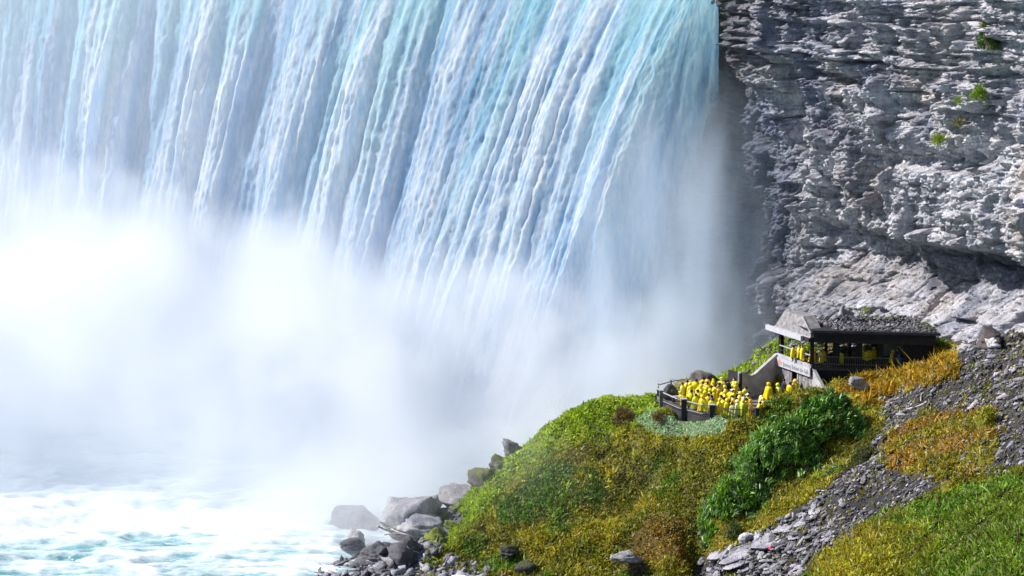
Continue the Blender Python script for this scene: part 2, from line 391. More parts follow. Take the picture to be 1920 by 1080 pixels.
# ------------------------------------------------------------------ falls
def falls_material():
    m, nt, b = newmat('falling_water')
    a = nd(nt, 'ShaderNodeAttribute', attribute_name='tint')
    n2 = texnoise(nt, 1.5, 7, .72, scaled_vec(nt, 1.5, 1.5, .28))
    r = ramp(nt, n2.outputs[0], [(.30, (.52, .72, .90)), (.60, (1, 1, 1))])
    c = mix(nt, 1, a.outputs[0], r.outputs[0], 'MULTIPLY')
    nt.links.new(c, b.inputs['Base Color']); b.inputs['Roughness'].default_value = .9; b.inputs['Specular IOR Level'].default_value = .05
    bump(nt, b, n2.outputs[0], .35, .15)
    t = nd(nt, 'ShaderNodeBsdfTranslucent'); nt.links.new(c, t.inputs[0])
    ms = nd(nt, 'ShaderNodeMixShader'); ms.inputs[0].default_value = .55
    nt.links.new(b.outputs[0], ms.inputs[1]); nt.links.new(t.outputs[0], ms.inputs[2])
    al = nd(nt, 'ShaderNodeAttribute', attribute_name='spray')
    tr = nd(nt, 'ShaderNodeBsdfTransparent'); m2 = nd(nt, 'ShaderNodeMixShader')
    n3 = texnoise(nt, .5, 5, .6, scaled_vec(nt, 1, 1, .25))
    mm = nd(nt, 'ShaderNodeMath', operation='MULTIPLY_ADD'); nt.links.new(n3.outputs[0], mm.inputs[0]); mm.inputs[1].default_value = -.8; nt.links.new(al.outputs['Fac'], mm.inputs[2])
    m3 = nd(nt, 'ShaderNodeMath', operation='MULTIPLY_ADD', use_clamp=True); nt.links.new(mm.outputs[0], m3.inputs[0]); m3.inputs[1].default_value = 2.2; m3.inputs[2].default_value = .55
    nt.links.new(m3.outputs[0], m2.inputs[0]); nt.links.new(tr.outputs[0], m2.inputs[1]); nt.links.new(ms.outputs[0], m2.inputs[2])
    nt.links.new(m2.outputs[0], nt.nodes['Material Output'].inputs[0])
    return m
def build_falls():
    CR = 50.0
    plan = np.array([(-98,330),(-80,325),(-61,319.5),(-43,312.5),(-26,303.5),(-10,293),(4,281),(14,270.5),(19.6,263.2),(20.8,260.6),(21.4,258.4)])
    thr = np.array([.42,.42,.45,.52,.62,.72,.82,.90,.92,.42,-.03])
    dirx = np.array([-.45,-.5,-.58,-.68,-.76,-.8,-.84,-.88,-.93,-.93,-.93])
    d = np.r_[0, np.cumsum(np.hypot(*np.diff(plan, axis=0).T))]
    L = d[-1]
    u = np.concatenate([np.linspace(0, d[1], 30)[:-1], np.linspace(d[1], d[8], 640)[:-1], np.linspace(d[8], L, 90)])
    def sm(arr):
        v = np.interp(np.linspace(0, L, 600), d, arr); k = np.hanning(31); k /= k.sum()
        vp = np.concatenate([np.full(15, v[0]), v, np.full(15, v[-1])]); return np.interp(u, np.linspace(0, L, 600), np.convolve(vp, k, 'valid'))
    x, y = np.interp(u, d, plan[:, 0]), np.interp(u, d, plan[:, 1]); th, dx = np.interp(u, d, thr), sm(dirx); dy = -np.sqrt(1-dx**2)
    t = np.concatenate([np.linspace(-4, 0, 8)[:-1], np.linspace(0, 51.5, 390)])
    U, T = np.meshgrid(u, t, indexing='ij'); D = np.maximum(T, 0)
    # streams: ridges of different strength that run down the fall
    wob = .5*fbm(U*.12, D*.03, seed=2, oct=3)*(D/25)**.8
    q = U + wob*2
    r1 = noise(q*.17, D*.010, seed=101); r2 = noise(q*.42, D*.022+3, seed=102); r3 = noise(q*1.1, D*.05+5, seed=103)
    ridge = 1.3*r1; ridge2 = 1.5*r2
    grow = .25 + .75*sstep(0, 18, D)
    r4 = noise(q*2.3, D*.06+9, seed=104); r5 = noise(q*4.6, D*.13+2, seed=105)
    R_ = grow*(1.5*ridge*.6 + 1.5*ridge2*.6 + (.42+.25*r2)*r3*1.4 + .22*r4 + .08*r5)
    # one strong ridge close to the right end, another group left of it
    ue = d[8]
    for c_, w_, a_ in ((ue-1.0, 2.2, 2.2), (ue-11, 2.4, 1.3), (ue-17.5, 2.0, 1.7), (ue-27, 2.6, 1.6), (ue-40, 3., 2.0), (ue-55, 3., 1.4), (ue-74, 3., 1.8)):
        R_ += grow*a_*.72*np.exp(-((q-c_)/w_)**2)
    # froth puffs, drawn out downwards
    f1 = np.abs(fbm(U*.75, D*.22+.3*wob, seed=110, oct=3)); f2 = np.abs(fbm(U*1.7, D*.6, seed=111, oct=3)); f3 = fbm(U*3.2, D*1.3, seed=112, oct=3)
    fr = sstep(1, 12, D)
    froth = (.26*(.35-f1)*1.8 + .55*fbm(U*.8, D*.30, seed=113, oct=4) + .26*(.3-f2)*1.8 + .17*f3)
    off = (R_*1.0 + froth*(.28+.28*fr))*(1-.60*sstep(ue+.5, ue+3, U))
    n_x, n_y = dx[:, None], dy[:, None]
    out = th[:, None]*D**.8
    vn = -np.stack([np.gradient(y, u), -np.gradient(x, u)], -1); vn /= np.linalg.norm(vn, axis=1)[:, None]
    vn *= np.sign((vn*np.array((-.5, -1))).sum(1))[:, None]
    X = x[:, None] + n_x*out + vn[:, :1]*off
    Y = y[:, None] + n_y*out + vn[:, 1:]*off
    Z = CR - D + off*.15*0
    # above the lip the river bends over
    up = T < 0
    Z = np.where(up, CR + .35*np.maximum(-T, 0)**.5 + off*.15, Z); 
    X = np.where(up, x[:, None]-n_x*(-T)*1.0, X); Y = np.where(up, y[:, None]-n_y*(-T)*1.0, Y)
    white = np.array((.85, .88, .91)); teal = np.array((.26, .62, .66)); blue = np.array((.16, .40, .68)); deep = np.array((.04, .28, .42))
    mixc = lambda a, b, t: a*(1-t[..., None]) + b*t[..., None]
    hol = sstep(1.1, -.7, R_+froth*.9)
    c = np.broadcast_to(white, X.shape+(3,))
    c = mixc(c, blue, .62*hol*(1-.35*sstep(10, 45, D)))  # hollows: the blue of their shade is painted into the water colour
    stk = .5*noise(q*3.1, D*.10, seed=140) + .35*noise(q*6.5, D*.25, seed=141) + .3*noise(q*1.4, D*.05, seed=142)
    c = mixc(c, blue*1.15, .42*sstep(.0, .45, stk)); c = mixc(c, white, .75*sstep(.05, -.45, stk+.3*f3))
    band = np.exp(-((X+48.5+.02*D)/2.2)**2)*sstep(.1, -.4, R_*.3+.3*fbm(q*.6, D*.08, seed=130))
    c = mixc(c, blue*.8, .5*sstep(-.1, .45, fbm(q*.9, D*.16, seed=131, oct=4))*sstep(.9, -.3, froth+.4*R_))
    c = mixc(c, deep, .8*band)
    tealn = sstep(.05, .5, fbm(q*.30, D*.03, seed=120, oct=3)+.35*sstep(22, 0, D))
    c = mixc(c, teal, .55*tealn*sstep(40, 3, D))
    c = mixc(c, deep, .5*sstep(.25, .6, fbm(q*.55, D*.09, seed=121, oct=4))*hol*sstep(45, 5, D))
    c = mixc(c, np.array((.34, .50, .68)), .55*sstep(ue+.3, ue+3, U)*sstep(2, 10, D)*(.6+.8*np.clip(stk, -.6, .5)))  # right flank: its blue-grey shade is put into the tint
    spray = 1.0 - .85*sstep(ue+1, L-.2, U)*sstep(6, 30, D) - .5*sstep(ue+2.6, L, U)
    V = np.stack([X, Y, Z], -1).reshape(-1, 3)
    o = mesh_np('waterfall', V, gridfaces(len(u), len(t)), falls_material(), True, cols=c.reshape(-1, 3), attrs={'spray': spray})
    tag(o, kind='structure')
    # the river above the falls
    xs = x - dx*4; ys = y - dy*4; n = len(u)
    far = np.stack([xs*3+30, np.full(n, 900.), np.full(n, 52.)], -1); near = np.stack([xs, ys, np.full(n, CR+.68)], -1)
    i = np.arange(n-1)
    o = mesh_np('upper_river', np.concatenate([near, far]), np.stack([i, i+1, i+1+n, i+n], -1), M_WATER, cols=np.tile((.12, .4, .45), (2*n, 1)))
    tag(o, kind='structure')

# ------------------------------------------------------------------ water
def water_material():
    m, nt, b = newmat('river_water')
    v = scaled_vec(nt, .33, 1.0, 1)
    w1 = texnoise(nt, .22, 6, .6, v); w2 = texnoise(nt, .9, 8, .7, v)
    fo = nd(nt, 'ShaderNodeAttribute', attribute_name='foam')
    ad = nd(nt, 'ShaderNodeMath', operation='MULTIPLY_ADD'); nt.links.new(w2.outputs[0], ad.inputs[0]); ad.inputs[1].default_value = 1.1; nt.links.new(fo.outputs['Fac'], ad.inputs[2])
    r = ramp(nt, ad.outputs[0], [(.44, 0.), (.78, 1.)])
    teal = ramp(nt, w1.outputs[0], [(.35, (.03, .17, .21)), (.65, (.14, .34, .38))])
    c = mix(nt, r.outputs[0], teal.outputs[0], (.62, .69, .74))
    nt.links.new(c, b.inputs['Base Color'])
    rr = ramp(nt, r.outputs[0], [(0, .12), (1, .7)]); nt.links.new(rr.outputs[0], b.inputs['Roughness'])
    bump(nt, b, w2.outputs[0], .8, .3)
    return m
M_WATER = water_material()
build_falls()
def build_water():
    xs = np.concatenate([np.linspace(-900, -200, 8)[:-1], np.linspace(-200, -62, 40)[:-1], np.arange(-62, 12.01, .34), np.linspace(12, 70, 24)[1:], np.linspace(70, 300, 6)[1:]])
    ys = np.concatenate([np.linspace(-300, 60, 8)[:-1], np.linspace(60, 196, 50)[:-1], np.arange(196, 262.01, .28), np.linspace(262, 400, 5)[1:]])
    X, Y = np.meshgrid(xs, ys, indexing='ij')
    m = ((X > -61) & (X < 12) & (Y > 190) & (Y < 262)).astype(float)
    a = fbm(X*.10+.3*fbm(X*.1, Y*.1, seed=3), Y*.34, seed=200, oct=3); b = fbm(X*.4, Y*1.1, seed=201, oct=4)
    Z = m*(.75*(1-2*np.abs(a)) - .45 + .22*(1-2*np.abs(b)))
    shore = sstep(-6, -20, X)
    foam = .035 + .55*sstep(215, 236, Y) + .20*fbm(X*.12, Y*.2, seed=203, oct=3)+.2*sstep(.0, .55, Z)-.10*sstep(0,-.6,Z)
    foam = foam + .25*sstep(-14, -4, X)*sstep(194, 203, Y) - .12*sstep(200, 150, Y)
    V = np.stack([X, Y, Z], -1).reshape(-1, 3)
    tag(mesh_np('river', V, gridfaces(len(xs), len(ys)), M_WATER, True, attrs={'foam': foam}), kind='structure')
    tag(mesh_np('river_bed', [(-900,-300,-6),(300,-300,-6),(300,400,-6),(-900,400,-6)], [(0, 1, 2, 3)], M_GROUND, cols=np.tile((.06, .06, .05), (4, 1))), kind='structure')
build_water()

# ------------------------------------------------------------------ mist
def box_obj(name, lo, hi, mat):
    V = [(x, y, z) for x in (lo[0], hi[0]) for y in (lo[1], hi[1]) for z in (lo[2], hi[2])]
    Fc = [(0,1,3,2),(4,6,7,5),(0,4,5,1),(2,3,7,6),(0,2,6,4),(1,5,7,3)]
    return mesh_np(name, V, Fc, mat)
def mth(nt, op, a, b=None, c=None, clamp=False):
    n = nd(nt, 'ShaderNodeMath', operation=op, use_clamp=clamp)
    for i, v in enumerate((a, b, c)):
        if v is None: continue
        if isinstance(v, bpy.types.NodeSocket): nt.links.new(v, n.inputs[i])
        else: n.inputs[i].default_value = v
    return n.outputs[0]
def mrange(nt, v, a, b, c=0., d=1., smooth=True):
    n = nd(nt, 'ShaderNodeMapRange', interpolation_type='SMOOTHSTEP' if smooth else 'LINEAR')
    nt.links.new(v, n.inputs[0])
    for i, q in enumerate((a, b, c, d)): n.inputs[i+1].default_value = q
    return n.outputs[0]
def volmat(name, fn, color=(.885, .906, .945), aniso=.25, step=1.0):
    m = bpy.data.materials.new(name); m.use_nodes = True; nt = m.node_tree; nt.nodes.clear()
    out = nd(nt, 'ShaderNodeOutputMaterial'); vs = nd(nt, 'ShaderNodeVolumePrincipled')
    vs.inputs['Color'].default_value = (*color, 1); vs.inputs['Anisotropy'].default_value = aniso
    nt.links.new(vs.outputs[0], out.inputs['Volume'])
    g = nd(nt, 'ShaderNodeNewGeometry'); s = nd(nt, 'ShaderNodeSeparateXYZ'); nt.links.new(g.outputs['Position'], s.inputs[0])
    nt.links.new(fn(nt, g.outputs['Position'], s.outputs[0], s.outputs[1], s.outputs[2]), vs.inputs['Density'])
    return m
def basin(nt, pos, x, y, z):
    mp = nd(nt, 'ShaderNodeMapping'); mp.inputs['Scale'].default_value = (1, 1, .8); nt.links.new(pos, mp.inputs['Vector'])
    n = texnoise(nt, .06, 4, .55, mp.outputs[0]).outputs[0]
    # height of the cloud: higher on the left, lower to the right
    hx = mrange(nt, x, -60, 12, 21.0, 17.0, False)
    h = mth(nt, 'ADD', hx, mth(nt, 'MULTIPLY', mth(nt, 'SUBTRACT', n, .5), 26))
    near = mrange(nt, y, 214, 246, -10, 0)
    h = mth(nt, 'ADD', h, near)
    t = mth(nt, 'SUBTRACT', h, z)
    n2 = texnoise(nt, .11, 5, .62, mp.outputs[0]).outputs[0]
    t = mth(nt, 'ADD', t, mth(nt, 'MULTIPLY', mth(nt, 'SUBTRACT', n2, .5), 16))
    dn = mrange(nt, t, -3.5, 4.5, 0, 1)
    r = mrange(nt, x, 10, 26, 1, .12)
    # front: the cloud starts farther off on the left
    yf = mth(nt, 'ADD', y, mth(nt, 'MULTIPLY', mrange(nt, x, -45, -8, 0, 1), 12))
    fr = mrange(nt, yf, 212, 247, 0, 1)
    d = mth(nt, 'MULTIPLY', mth(nt, 'MULTIPLY', dn, r), mth(nt, 'MULTIPLY', fr, fr))
    d = mth(nt, 'MULTIPLY', d, mrange(nt, n2, .38, .62, .35, 1.75))
    thin = mth(nt, 'MULTIPLY', mrange(nt, x, 16, -60, .0020, .0075), mrange(nt, y, 240, 270, 0, 1))
    shore = mth(nt, 'MULTIPLY', mrange(nt, x, -27, -17, 0, 1), mth(nt, 'MULTIPLY', mth(nt, 'MULTIPLY', mrange(nt, y, 207, 222, 0, 1), mrange(nt, x, -5, -11, 0, 1)), mrange(nt, z, 9, 1, 0, .095)))
    return mth(nt, 'ADD', mth(nt, 'MULTIPLY', d, .072), mth(nt, 'ADD', thin, shore))
def veil(nt, pos, x, y, z):
    mp = nd(nt, 'ShaderNodeMapping'); mp.inputs['Scale'].default_value = (1, 1, .22); mp.inputs['Rotation'].default_value = (0, R(-12), 0); nt.links.new(pos, mp.inputs['Vector'])
    n = texnoise(nt, .20, 5, .6, mp.outputs[0]).outputs[0]
    s = mrange(nt, n, .44, .64, .12, 1.1)
    xr = mth(nt, 'MULTIPLY', mrange(nt, x, 4, 12, 0, 1), mrange(nt, mth(nt, 'ADD', x, mth(nt, 'MULTIPLY', z, .06)), 20, 30, 1, 0))
    zz = mth(nt, 'MULTIPLY', mrange(nt, z, 43, 26, 0, 1), 1)
    return mth(nt, 'MULTIPLY', mth(nt, 'MULTIPLY', s, xr), mth(nt, 'MULTIPLY', zz, .06))
mist = box_obj('plunge_mist', (-95, 208, -.6), (27, 336, 52), volmat('mist_cloud', basin)); tag(mist, 'white spray cloud rising from the foot of the waterfall over the plunge basin', 'mist', kind='stuff')
veil_o = box_obj('spray_veil', (3, 238, 1), (35, 262, 44), volmat('spray_veil', veil, color=(.76, .87, 1), aniso=.1)); tag(veil_o, 'thin falling spray drifting between waterfall and dark cliff', 'spray', kind='stuff')

# ------------------------------------------------------------------ reading the ground
_gx = np.arange(-24, 50, .25); _gy = np.arange(160, 262, .25)
_GX, _GY = np.meshgrid(_gx, _gy, indexing='ij'); _GZ = terrain_z(_GX, _GY)
def tz(x, y):
    x = np.clip((np.asarray(x, float)-_gx[0])/.25, 0, len(_gx)-1.001); y = np.clip((np.asarray(y, float)-_gy[0])/.25, 0, len(_gy)-1.001)
    i, j = x.astype(int), y.astype(int); fx, fy = x-i, y-j
    return _GZ[i, j]*(1-fx)*(1-fy)+_GZ[i+1, j]*fx*(1-fy)+_GZ[i, j+1]*(1-fx)*fy+_GZ[i+1, j+1]*fx*fy
def hit(px, py):
    r = ray(px, py); Y = np.arange(162, 258, .1); t = Y/r[1]; X = r[0]*t; Z = H + r[2]*t
    g = tz(X, Y); k = np.argmax(Z <= g)
    if not (Z <= g).any(): k = int(np.argmin(np.abs(Z)))
    return float(X[k]), float(Y[k]), float(g[k])

# ------------------------------------------------------------------ vegetation as ground cover
def blades(P0, dirs, length, width, cols, name, mat, curl=.35, kind='stuff', parent=None, label=None, cat=None, flat=False):
    """bent two-segment leaves; P0 (n,3), dirs (n,3)"""
    n = len(P0); up = np.array((0, 0, 1.))
    rnd = RNG.normal(size=(n, 3)); side = np.cross(dirs, rnd); side /= np.linalg.norm(side, axis=1)[:, None]+1e-9
    L = length[:, None]; W = width[:, None]
    mid = P0 + dirs*L*.55; tip = P0 + dirs*L + (rnd*.25 - up*.35)*L*curl
    V = np.stack([P0-side*W*.35, P0+side*W*.35, mid+side*W*.5, mid-side*W*.5, tip], 1).reshape(-1, 3)
    b = np.arange(n)[:, None]*5
    T = np.concatenate([b+np.array([[0, 1, 2]]), b+np.array([[0, 2, 3]]), b+np.array([[3, 2, 4]])], 0)
    o = mesh_np(name, V, T, mat, True, parent, cols=np.repeat(cols, 5, 0))
    if kind: o['kind'] = kind
    if label: tag(o, label, cat)
    return o
def norm(v): return v/(np.linalg.norm(v, axis=1)[:, None]+1e-9)
def build_grass():
    n = 330000
    X = RNG.uniform(-12, 46, n); Y = RNG.uniform(170, 236, n); Z = tz(X, Y)
    px, py = proj(X, Y, Z)
    k = (px > 560) & (px < 1960) & (py > 560) & (py < 1130) & (Z > .3) & ~inpoly(X, Y, PLAT_BIG)
    X, Y, Z = X[k], Y[k], Z[k]
    c, dens, hgt, px, py = region_colors(X, Y, Z)
    shel = inpoly(X, Y, [(24.5,227),(27.4,220.2),(38.6,218.6),(37,226)])
    bare = sstep(.30, .5, fbm(X*.45, Y*.45, seed=88, oct=3))*.7
    k = (RNG.random(len(X)) < dens*(1-bare)) & ~shel
    X, Y, Z, c, hgt = X[k], Y[k], Z[k], c[k], hgt[k]
    m = 2
    X, Y, Z, hgt = [np.repeat(a, m) for a in (X, Y, Z, hgt)]; c = np.repeat(c, m, 0)
    n = len(X)
    X = X + RNG.normal(0, .07, n); Y = Y + RNG.normal(0, .07, n)
    cl = 1 + .7*fbm(X*1.0, Y*1.0, seed=90, oct=3)
    d = norm(np.stack([RNG.normal(.1, .55, n), RNG.normal(-.1, .55, n), np.full(n, .85)], -1))
    tall = np.where(RNG.random(n) < .03, 2.0, 1.0)*(1+.5*sstep(.2, .5, fbm(X*.8, Y*.8, seed=93, oct=2)))
    L = hgt*RNG.uniform(.5, 1.5, n)*cl*tall; W = RNG.uniform(.06, .15, n)
    v = (RNG.uniform(.55, 1.6, n)*(1+.55*fbm(X*1.6, Y*1.6, seed=94, oct=3)))[:, None]; hue = RNG.normal(0, .12, (n, 3))*c
    pale = (RNG.random(n) < .05)[:, None]
    cc = np.clip(c*v + hue, .005, .6); cc = np.where(pale, np.array((.42, .38, .22)), cc)
    o = blades(np.stack([X, Y, Z-.03], -1), d, L, W, cc, 'grass', M_GRASS, parent=None)
    tag(o, 'golden and green grass and herbs covering the steep hillside', 'grass')
build_grass()

# ------------------------------------------------------------------ stones
def slab_mesh(rng, ring=6):
    a = np.sort(rng.uniform(0, 2*np.pi, ring)); a = np.linspace(0, 2*np.pi, ring, endpoint=False)+rng.uniform(-.35, .35, ring)
    r = rng.uniform(.75, 1.1, ring)
    top = np.stack([r*np.cos(a), .62*r*np.sin(a), .5+rng.uniform(-.18, .18, ring)], -1)
    bot = np.stack([1.08*r*np.cos(a+rng.uniform(-.1, .1, ring)), .68*r*np.sin(a), -.5+rng.uniform(-.1, .1, ring)], -1)
    V = np.concatenate([top, bot]); n = ring
    T = [(0, i, i+1) for i in range(1, n-1)] + [(n, n+i+1, n+i) for i in range(1, n-1)]
    for i in range(n):
        j = (i+1) % n; T += [(i, n+i, n+j), (i, n+j, j)]
    return V, np.array(T)
SLABS = [slab_mesh(np.random.default_rng(i)) for i in range(14)]
SLAB_ME = []
def slab_me(i, shade):
    return None
for i, (v, t) in enumerate(SLABS):
    for s_ in range(2):
        o = mesh_np('stone', v, t, M_STONE, cols=np.tile(np.array((.20, .197, .22))*(1, 2.1)[s_], (len(v), 1)))
        SLAB_ME.append(o.data); bpy.data.objects.remove(o)
def euler_mats(rx, ry, rz):
    cx, sx, cy_, sy, cz, sz = np.cos(rx), np.sin(rx), np.cos(ry), np.sin(ry), np.cos(rz), np.sin(rz)
    M = np.empty((len(rx), 3, 3))
    M[:, 0] = np.stack([cz*cy_, cz*sy*sx-sz*cx, cz*sy*cx+sz*sx], -1)
    M[:, 1] = np.stack([sz*cy_, sz*sy*sx+cz*cx, sz*sy*cx-cz*sx], -1)
    M[:, 2] = np.stack([-sy, cy_*sx, cy_*cx], -1)
    return M
def scatter_stones(name, X, Y, Z, size, label, parent, n_ind, flat=.17, tilt=.24, az=.5, azj=.5):
    n = len(X); o_ = np.argsort(-size); X, Y, Z, size = X[o_], Y[o_], Z[o_], size[o_]
    rz = az + RNG.normal(0, azj, n); rx = RNG.normal(.10, tilt, n); ry = RNG.normal(-.25, tilt, n)
    sc = np.stack([size*1.25, size*RNG.uniform(.5, 1.0, n), size*flat*2*RNG.uniform(.6, 1.5, n)], -1)
    ni = min(n, n_ind)
    for i in range(ni):
        o = bpy.data.objects.new('stone', SLAB_ME[(i*7) % len(SLAB_ME)]); COL.objects.link(o); o.parent = parent
        o.location = (X[i], Y[i], Z[i]+size[i]*.15); o.rotation_euler = (rx[i], ry[i], rz[i]); o.scale = sc[i]
    if n <= ni: return
    M = euler_mats(rx, ry, rz)[ni:]; Vs, Ts, Cs = [], [], []; b = 0
    Pn = np.stack([X, Y, Z+size*RNG.uniform(0, .4, n)], -1)[ni:]; sc = sc[ni:]; which = RNG.integers(0, len(SLABS), n-ni)
    for k, (v, t) in enumerate(SLABS):
        q = which == k
        vv = np.einsum('nij,nvj->nvi', M[q], v[None]*sc[q][:, None, :]) + Pn[q][:, None, :]
        m = q.sum(); Vs.append(vv.reshape(-1, 3)); Ts.append((t[None]+(b+np.arange(m)*len(v))[:, None, None]).reshape(-1, 3)); b += m*len(v)
        g = np.where(RNG.random(m) < .2, RNG.uniform(.35, .6, m), RNG.uniform(.08, .26, m))[:, None]*np.array((1, .98, 1.08)); Cs.append(np.repeat(g, len(v), 0))
    o = mesh_np(name, np.concatenate(Vs), np.concatenate(Ts), M_STONE, False, parent, cols=np.concatenate(Cs)); o['kind'] = 'stuff'
    if label: tag(o, label, 'rubble')
def build_scree():
    n = 110000
    X = RNG.uniform(10, 50, n); Y = RNG.uniform(168, 232, n); Z = tz(X, Y); px, py = proj(X, Y, Z)
    jx = px+14*noise(X*.5, Y*.5, seed=9); jy = py+14*noise(X*.5, Y*.5, seed=10)
    ins = inpoly(jx, jy, PG_SCREE); gold = inpoly(jx, jy, PG_GOLDSCREE)
    thin = sstep(.1, -.3, fbm(X*.3, Y*.3, seed=77))
    p = np.where(ins, np.where(gold, .16, .42+.3*thin), 0)
    outc = (~ins) & inpoly(jx, jy, [(1500,900),(1620,790),(1560,745),(1760,680),(1800,700),(1700,860)])
    p = np.where(outc, .05, p)
    k = (RNG.random(n) < p) & (px < 1990) & (px > 1200) & (py < 1120)
    X, Y, Z = X[k], Y[k], Z[k]; n = len(X)
    size = .125*np.exp(RNG.normal(0, .5, n)); size = np.clip(size*(1+.6*(Y < 202)*(X < 26)), .06, .75)
    scatter_stones('scree', X, Y, Z, size, None, GROUND, 300, az=.75, azj=.35)
    # shore
    n = 9000
    X = RNG.uniform(-20, 4, n); Y = RNG.uniform(196, 220, n); Z = tz(X, Y); px, py = proj(X, Y, np.maximum(Z, 0))
    edge = np.interp(px, [560, 640, 700, 760, 800, 860], [1085, 1050, 1030, 1008, 985, 950])
    right = np.interp(py, [960, 1000, 1040, 1080], [850, 810, 830, 930])
    k = (py > edge) & (px < right+14*RNG.normal(size=n)) & (py < 1120) & (px > 560) & (RNG.random(n) < .55)
    X, Y, Z = X[k], Y[k], np.maximum(Z[k], -.1)
    scatter_stones('shore_rubble', X, Y, Z, np.clip(.20*np.exp(RNG.normal(0, .55, len(X))), .1, .9), None, GROUND, 120, flat=.36, tilt=.35, az=.3, azj=.8)
build_scree()

def boulder(name, label, center, size, seed, col=(.30, .30, .32), nplanes=22, rough=.075, moss=None, group=None, rz=0., mossz=.3, cat='boulder', subd=4):
    rng = np.random.default_rng(seed)
    bm = bmesh.new(); bmesh.ops.create_icosphere(bm, subdivisions=subd, radius=1)
    V = np.array([v.co for v in bm.verts]); T = np.array([[v.index for v in f.verts] for f in bm.faces]); bm.free()
    pn = norm(rng.normal(size=(nplanes, 3))*np.array((1, 1, .8))); pd = rng.uniform(.58, .92, nplanes)
    dots = V @ pn.T; r = np.min(np.where(dots > .05, pd/np.maximum(dots, .05), 9), axis=1); r = np.minimum(r, 1.35)*1.12
    nn = fbm(V[:, 0]*3+seed, V[:, 1]*3, V[:, 2]*3, seed=seed, oct=4)
    st = noise(V[:, 0]*0+seed, V[:, 0]*.6+1, V[:, 2]*7, seed=seed)
    V2 = V*(r*(1+rough*2.2*nn+rough*1.6*st))[:, None]*np.array(size)
    N = V
    c = np.tile(np.array(col), (len(V), 1))*(1+.25*nn)[:, None]
    if moss is not None:
        mk = sstep(mossz-.3, mossz+.25, V[:, 2]+.6*nn)[:, None]; c = c*(1-mk)+np.array(moss)*(1+.5*nn)[:, None]*mk
    o = mesh_np(name, V2, T, M_STONE, False, cols=np.clip(c, 0.01, .8)); o.location = center; o.rotation_euler.z = rz
    tag(o, label, cat, group); return o
def bpx(px, py, Y, wpx, hpx, depth, name, label, seed, sink=.15, **kw):
    """a boulder whose middle sits at a bearing and a distance, measured in metres from its apparent size"""
    x, y, z = P(px, py, Y); s = Y/F*1.02
    return boulder(name, label, (x, y, z-hpx*s*sink), (wpx*s/2, depth/2, hpx*s/2*(1+sink)), seed, **kw)
GREY = (.33, .33, .36)
bpx(772, 957, 217, 128, 92, 6.0, 'boulder', 'largest grey boulder at the water edge, misty, with a pale left face', 3, col=GREY, nplanes=14)
bpx(658, 992, 222, 84, 56, 4.5, 'boulder', 'hazy blue grey boulder standing farthest out in the river spray', 5, col=(.2, .2, .24), nplanes=13)
bpx(668, 1006, 215, 40, 34, 2.0, 'boulder', 'small pale round boulder in front of the hazy river boulder', 6, col=(.45, .45, .45))
bpx(655, 1020, 213, 40, 16, 1.4, 'boulder', 'low dark rock at the foot of the small pale boulder in the river', 7, col=(.12, .12, .15))
bpx(800, 988, 213, 90, 38, 4.0, 'boulder', 'flat pale ledge rock just below the largest shore boulder', 8, col=(.45, .45, .47), nplanes=12)
bpx(866, 932, 219, 66, 42, 4.0, 'boulder', 'sloping layered grey rock between the largest shore boulder and the hill', 9, col=(.32, .32, .34), nplanes=12)
bpx(912, 897, 218.5, 52, 62, 3.0, 'rock_outcrop', 'dark mossy rock outcrop on the left edge of the green hill', 10, col=(.10, .10, .10), moss=(.10, .13, .02), mossz=.5, cat='rock')
bpx(938, 872, 219, 46, 40, 2.6, 'rock_outcrop', 'dark rock hump just above the mossy outcrop on the hill edge', 11, col=(.09, .09, .09), moss=(.09, .12, .02), mossz=.6, cat='rock')
bpx(962, 842, 220, 46, 36, 2.6, 'rock_outcrop', 'grey square-topped rock outcrop highest on the misty hill edge', 12, col=(.14, .14, .15), cat='rock')
bpx(862, 952, 216, 36, 20, 1.4, 'boulder', 'small dark stone in lime grass beside the layered rock', 13, col=(.08, .08, .08), moss=(.15, .2, .02), mossz=.5)
bpx(815, 1008, 211.5, 74, 50, 3.2, 'boulder', 'dark boulder capped with bright green moss at the foot of the hill', 14, col=(.06, .06, .06), moss=(.16, .20, .01), mossz=.35)
bpx(845, 985, 213.5, 40, 24, 2, 'boulder', 'smaller moss capped boulder uphill of the darker mossy one', 15, col=(.07, .07, .07), moss=(.18, .24, .01), mossz=.2)
bpx(764, 1035, 208.5, 52, 44, 2.6, 'boulder', 'dark angular boulder among the shore rubble', 16, col=(.10, .10, .12), nplanes=12)
bpx(705, 1032, 210, 56, 34, 2.4, 'boulder', 'broad dark boulder beside the river, nearest to the driftwood', 17, col=(.12, .12, .14), nplanes=12)
bpx(700, 1048, 208.3, 44, 26, 2.0, 'boulder', 'flat sided dark boulder just below the broad dark one by the river', 18, col=(.16, .16, .18), nplanes=12)
bpx(955, 1030, 207, 40, 26, 2.0, 'boulder', 'black rock sticking out of the grass low on the hill', 19, col=(.05, .05, .055), moss=(.06, .07, .01), mossz=.6)
bpx(985, 1062, 205, 46, 30, 2.0, 'boulder', 'black rock lowest on the hill near the bottom of the picture', 20, col=(.05, .05, .055), moss=(.06, .07, .01), mossz=.7)
bpx(1172, 1043, 202.6, 50, 20, 1.6, 'boulder', 'pale weathered rock half buried at the lower left of the rusty grass mound', 22, col=(.30, .30, .32), nplanes=12)
bpx(1398, 1008, 200.8, 34, 26, 1.5, 'boulder', 'rounded white speckled boulder at the top of the pale slabs', 23, col=(.52, .52, .56))
bpx(1428, 1008, 200.0, 32, 22, 1.6, 'boulder', 'angular white boulder just right of the rounded speckled one', 24, col=(.50, .50, .55), nplanes=10)
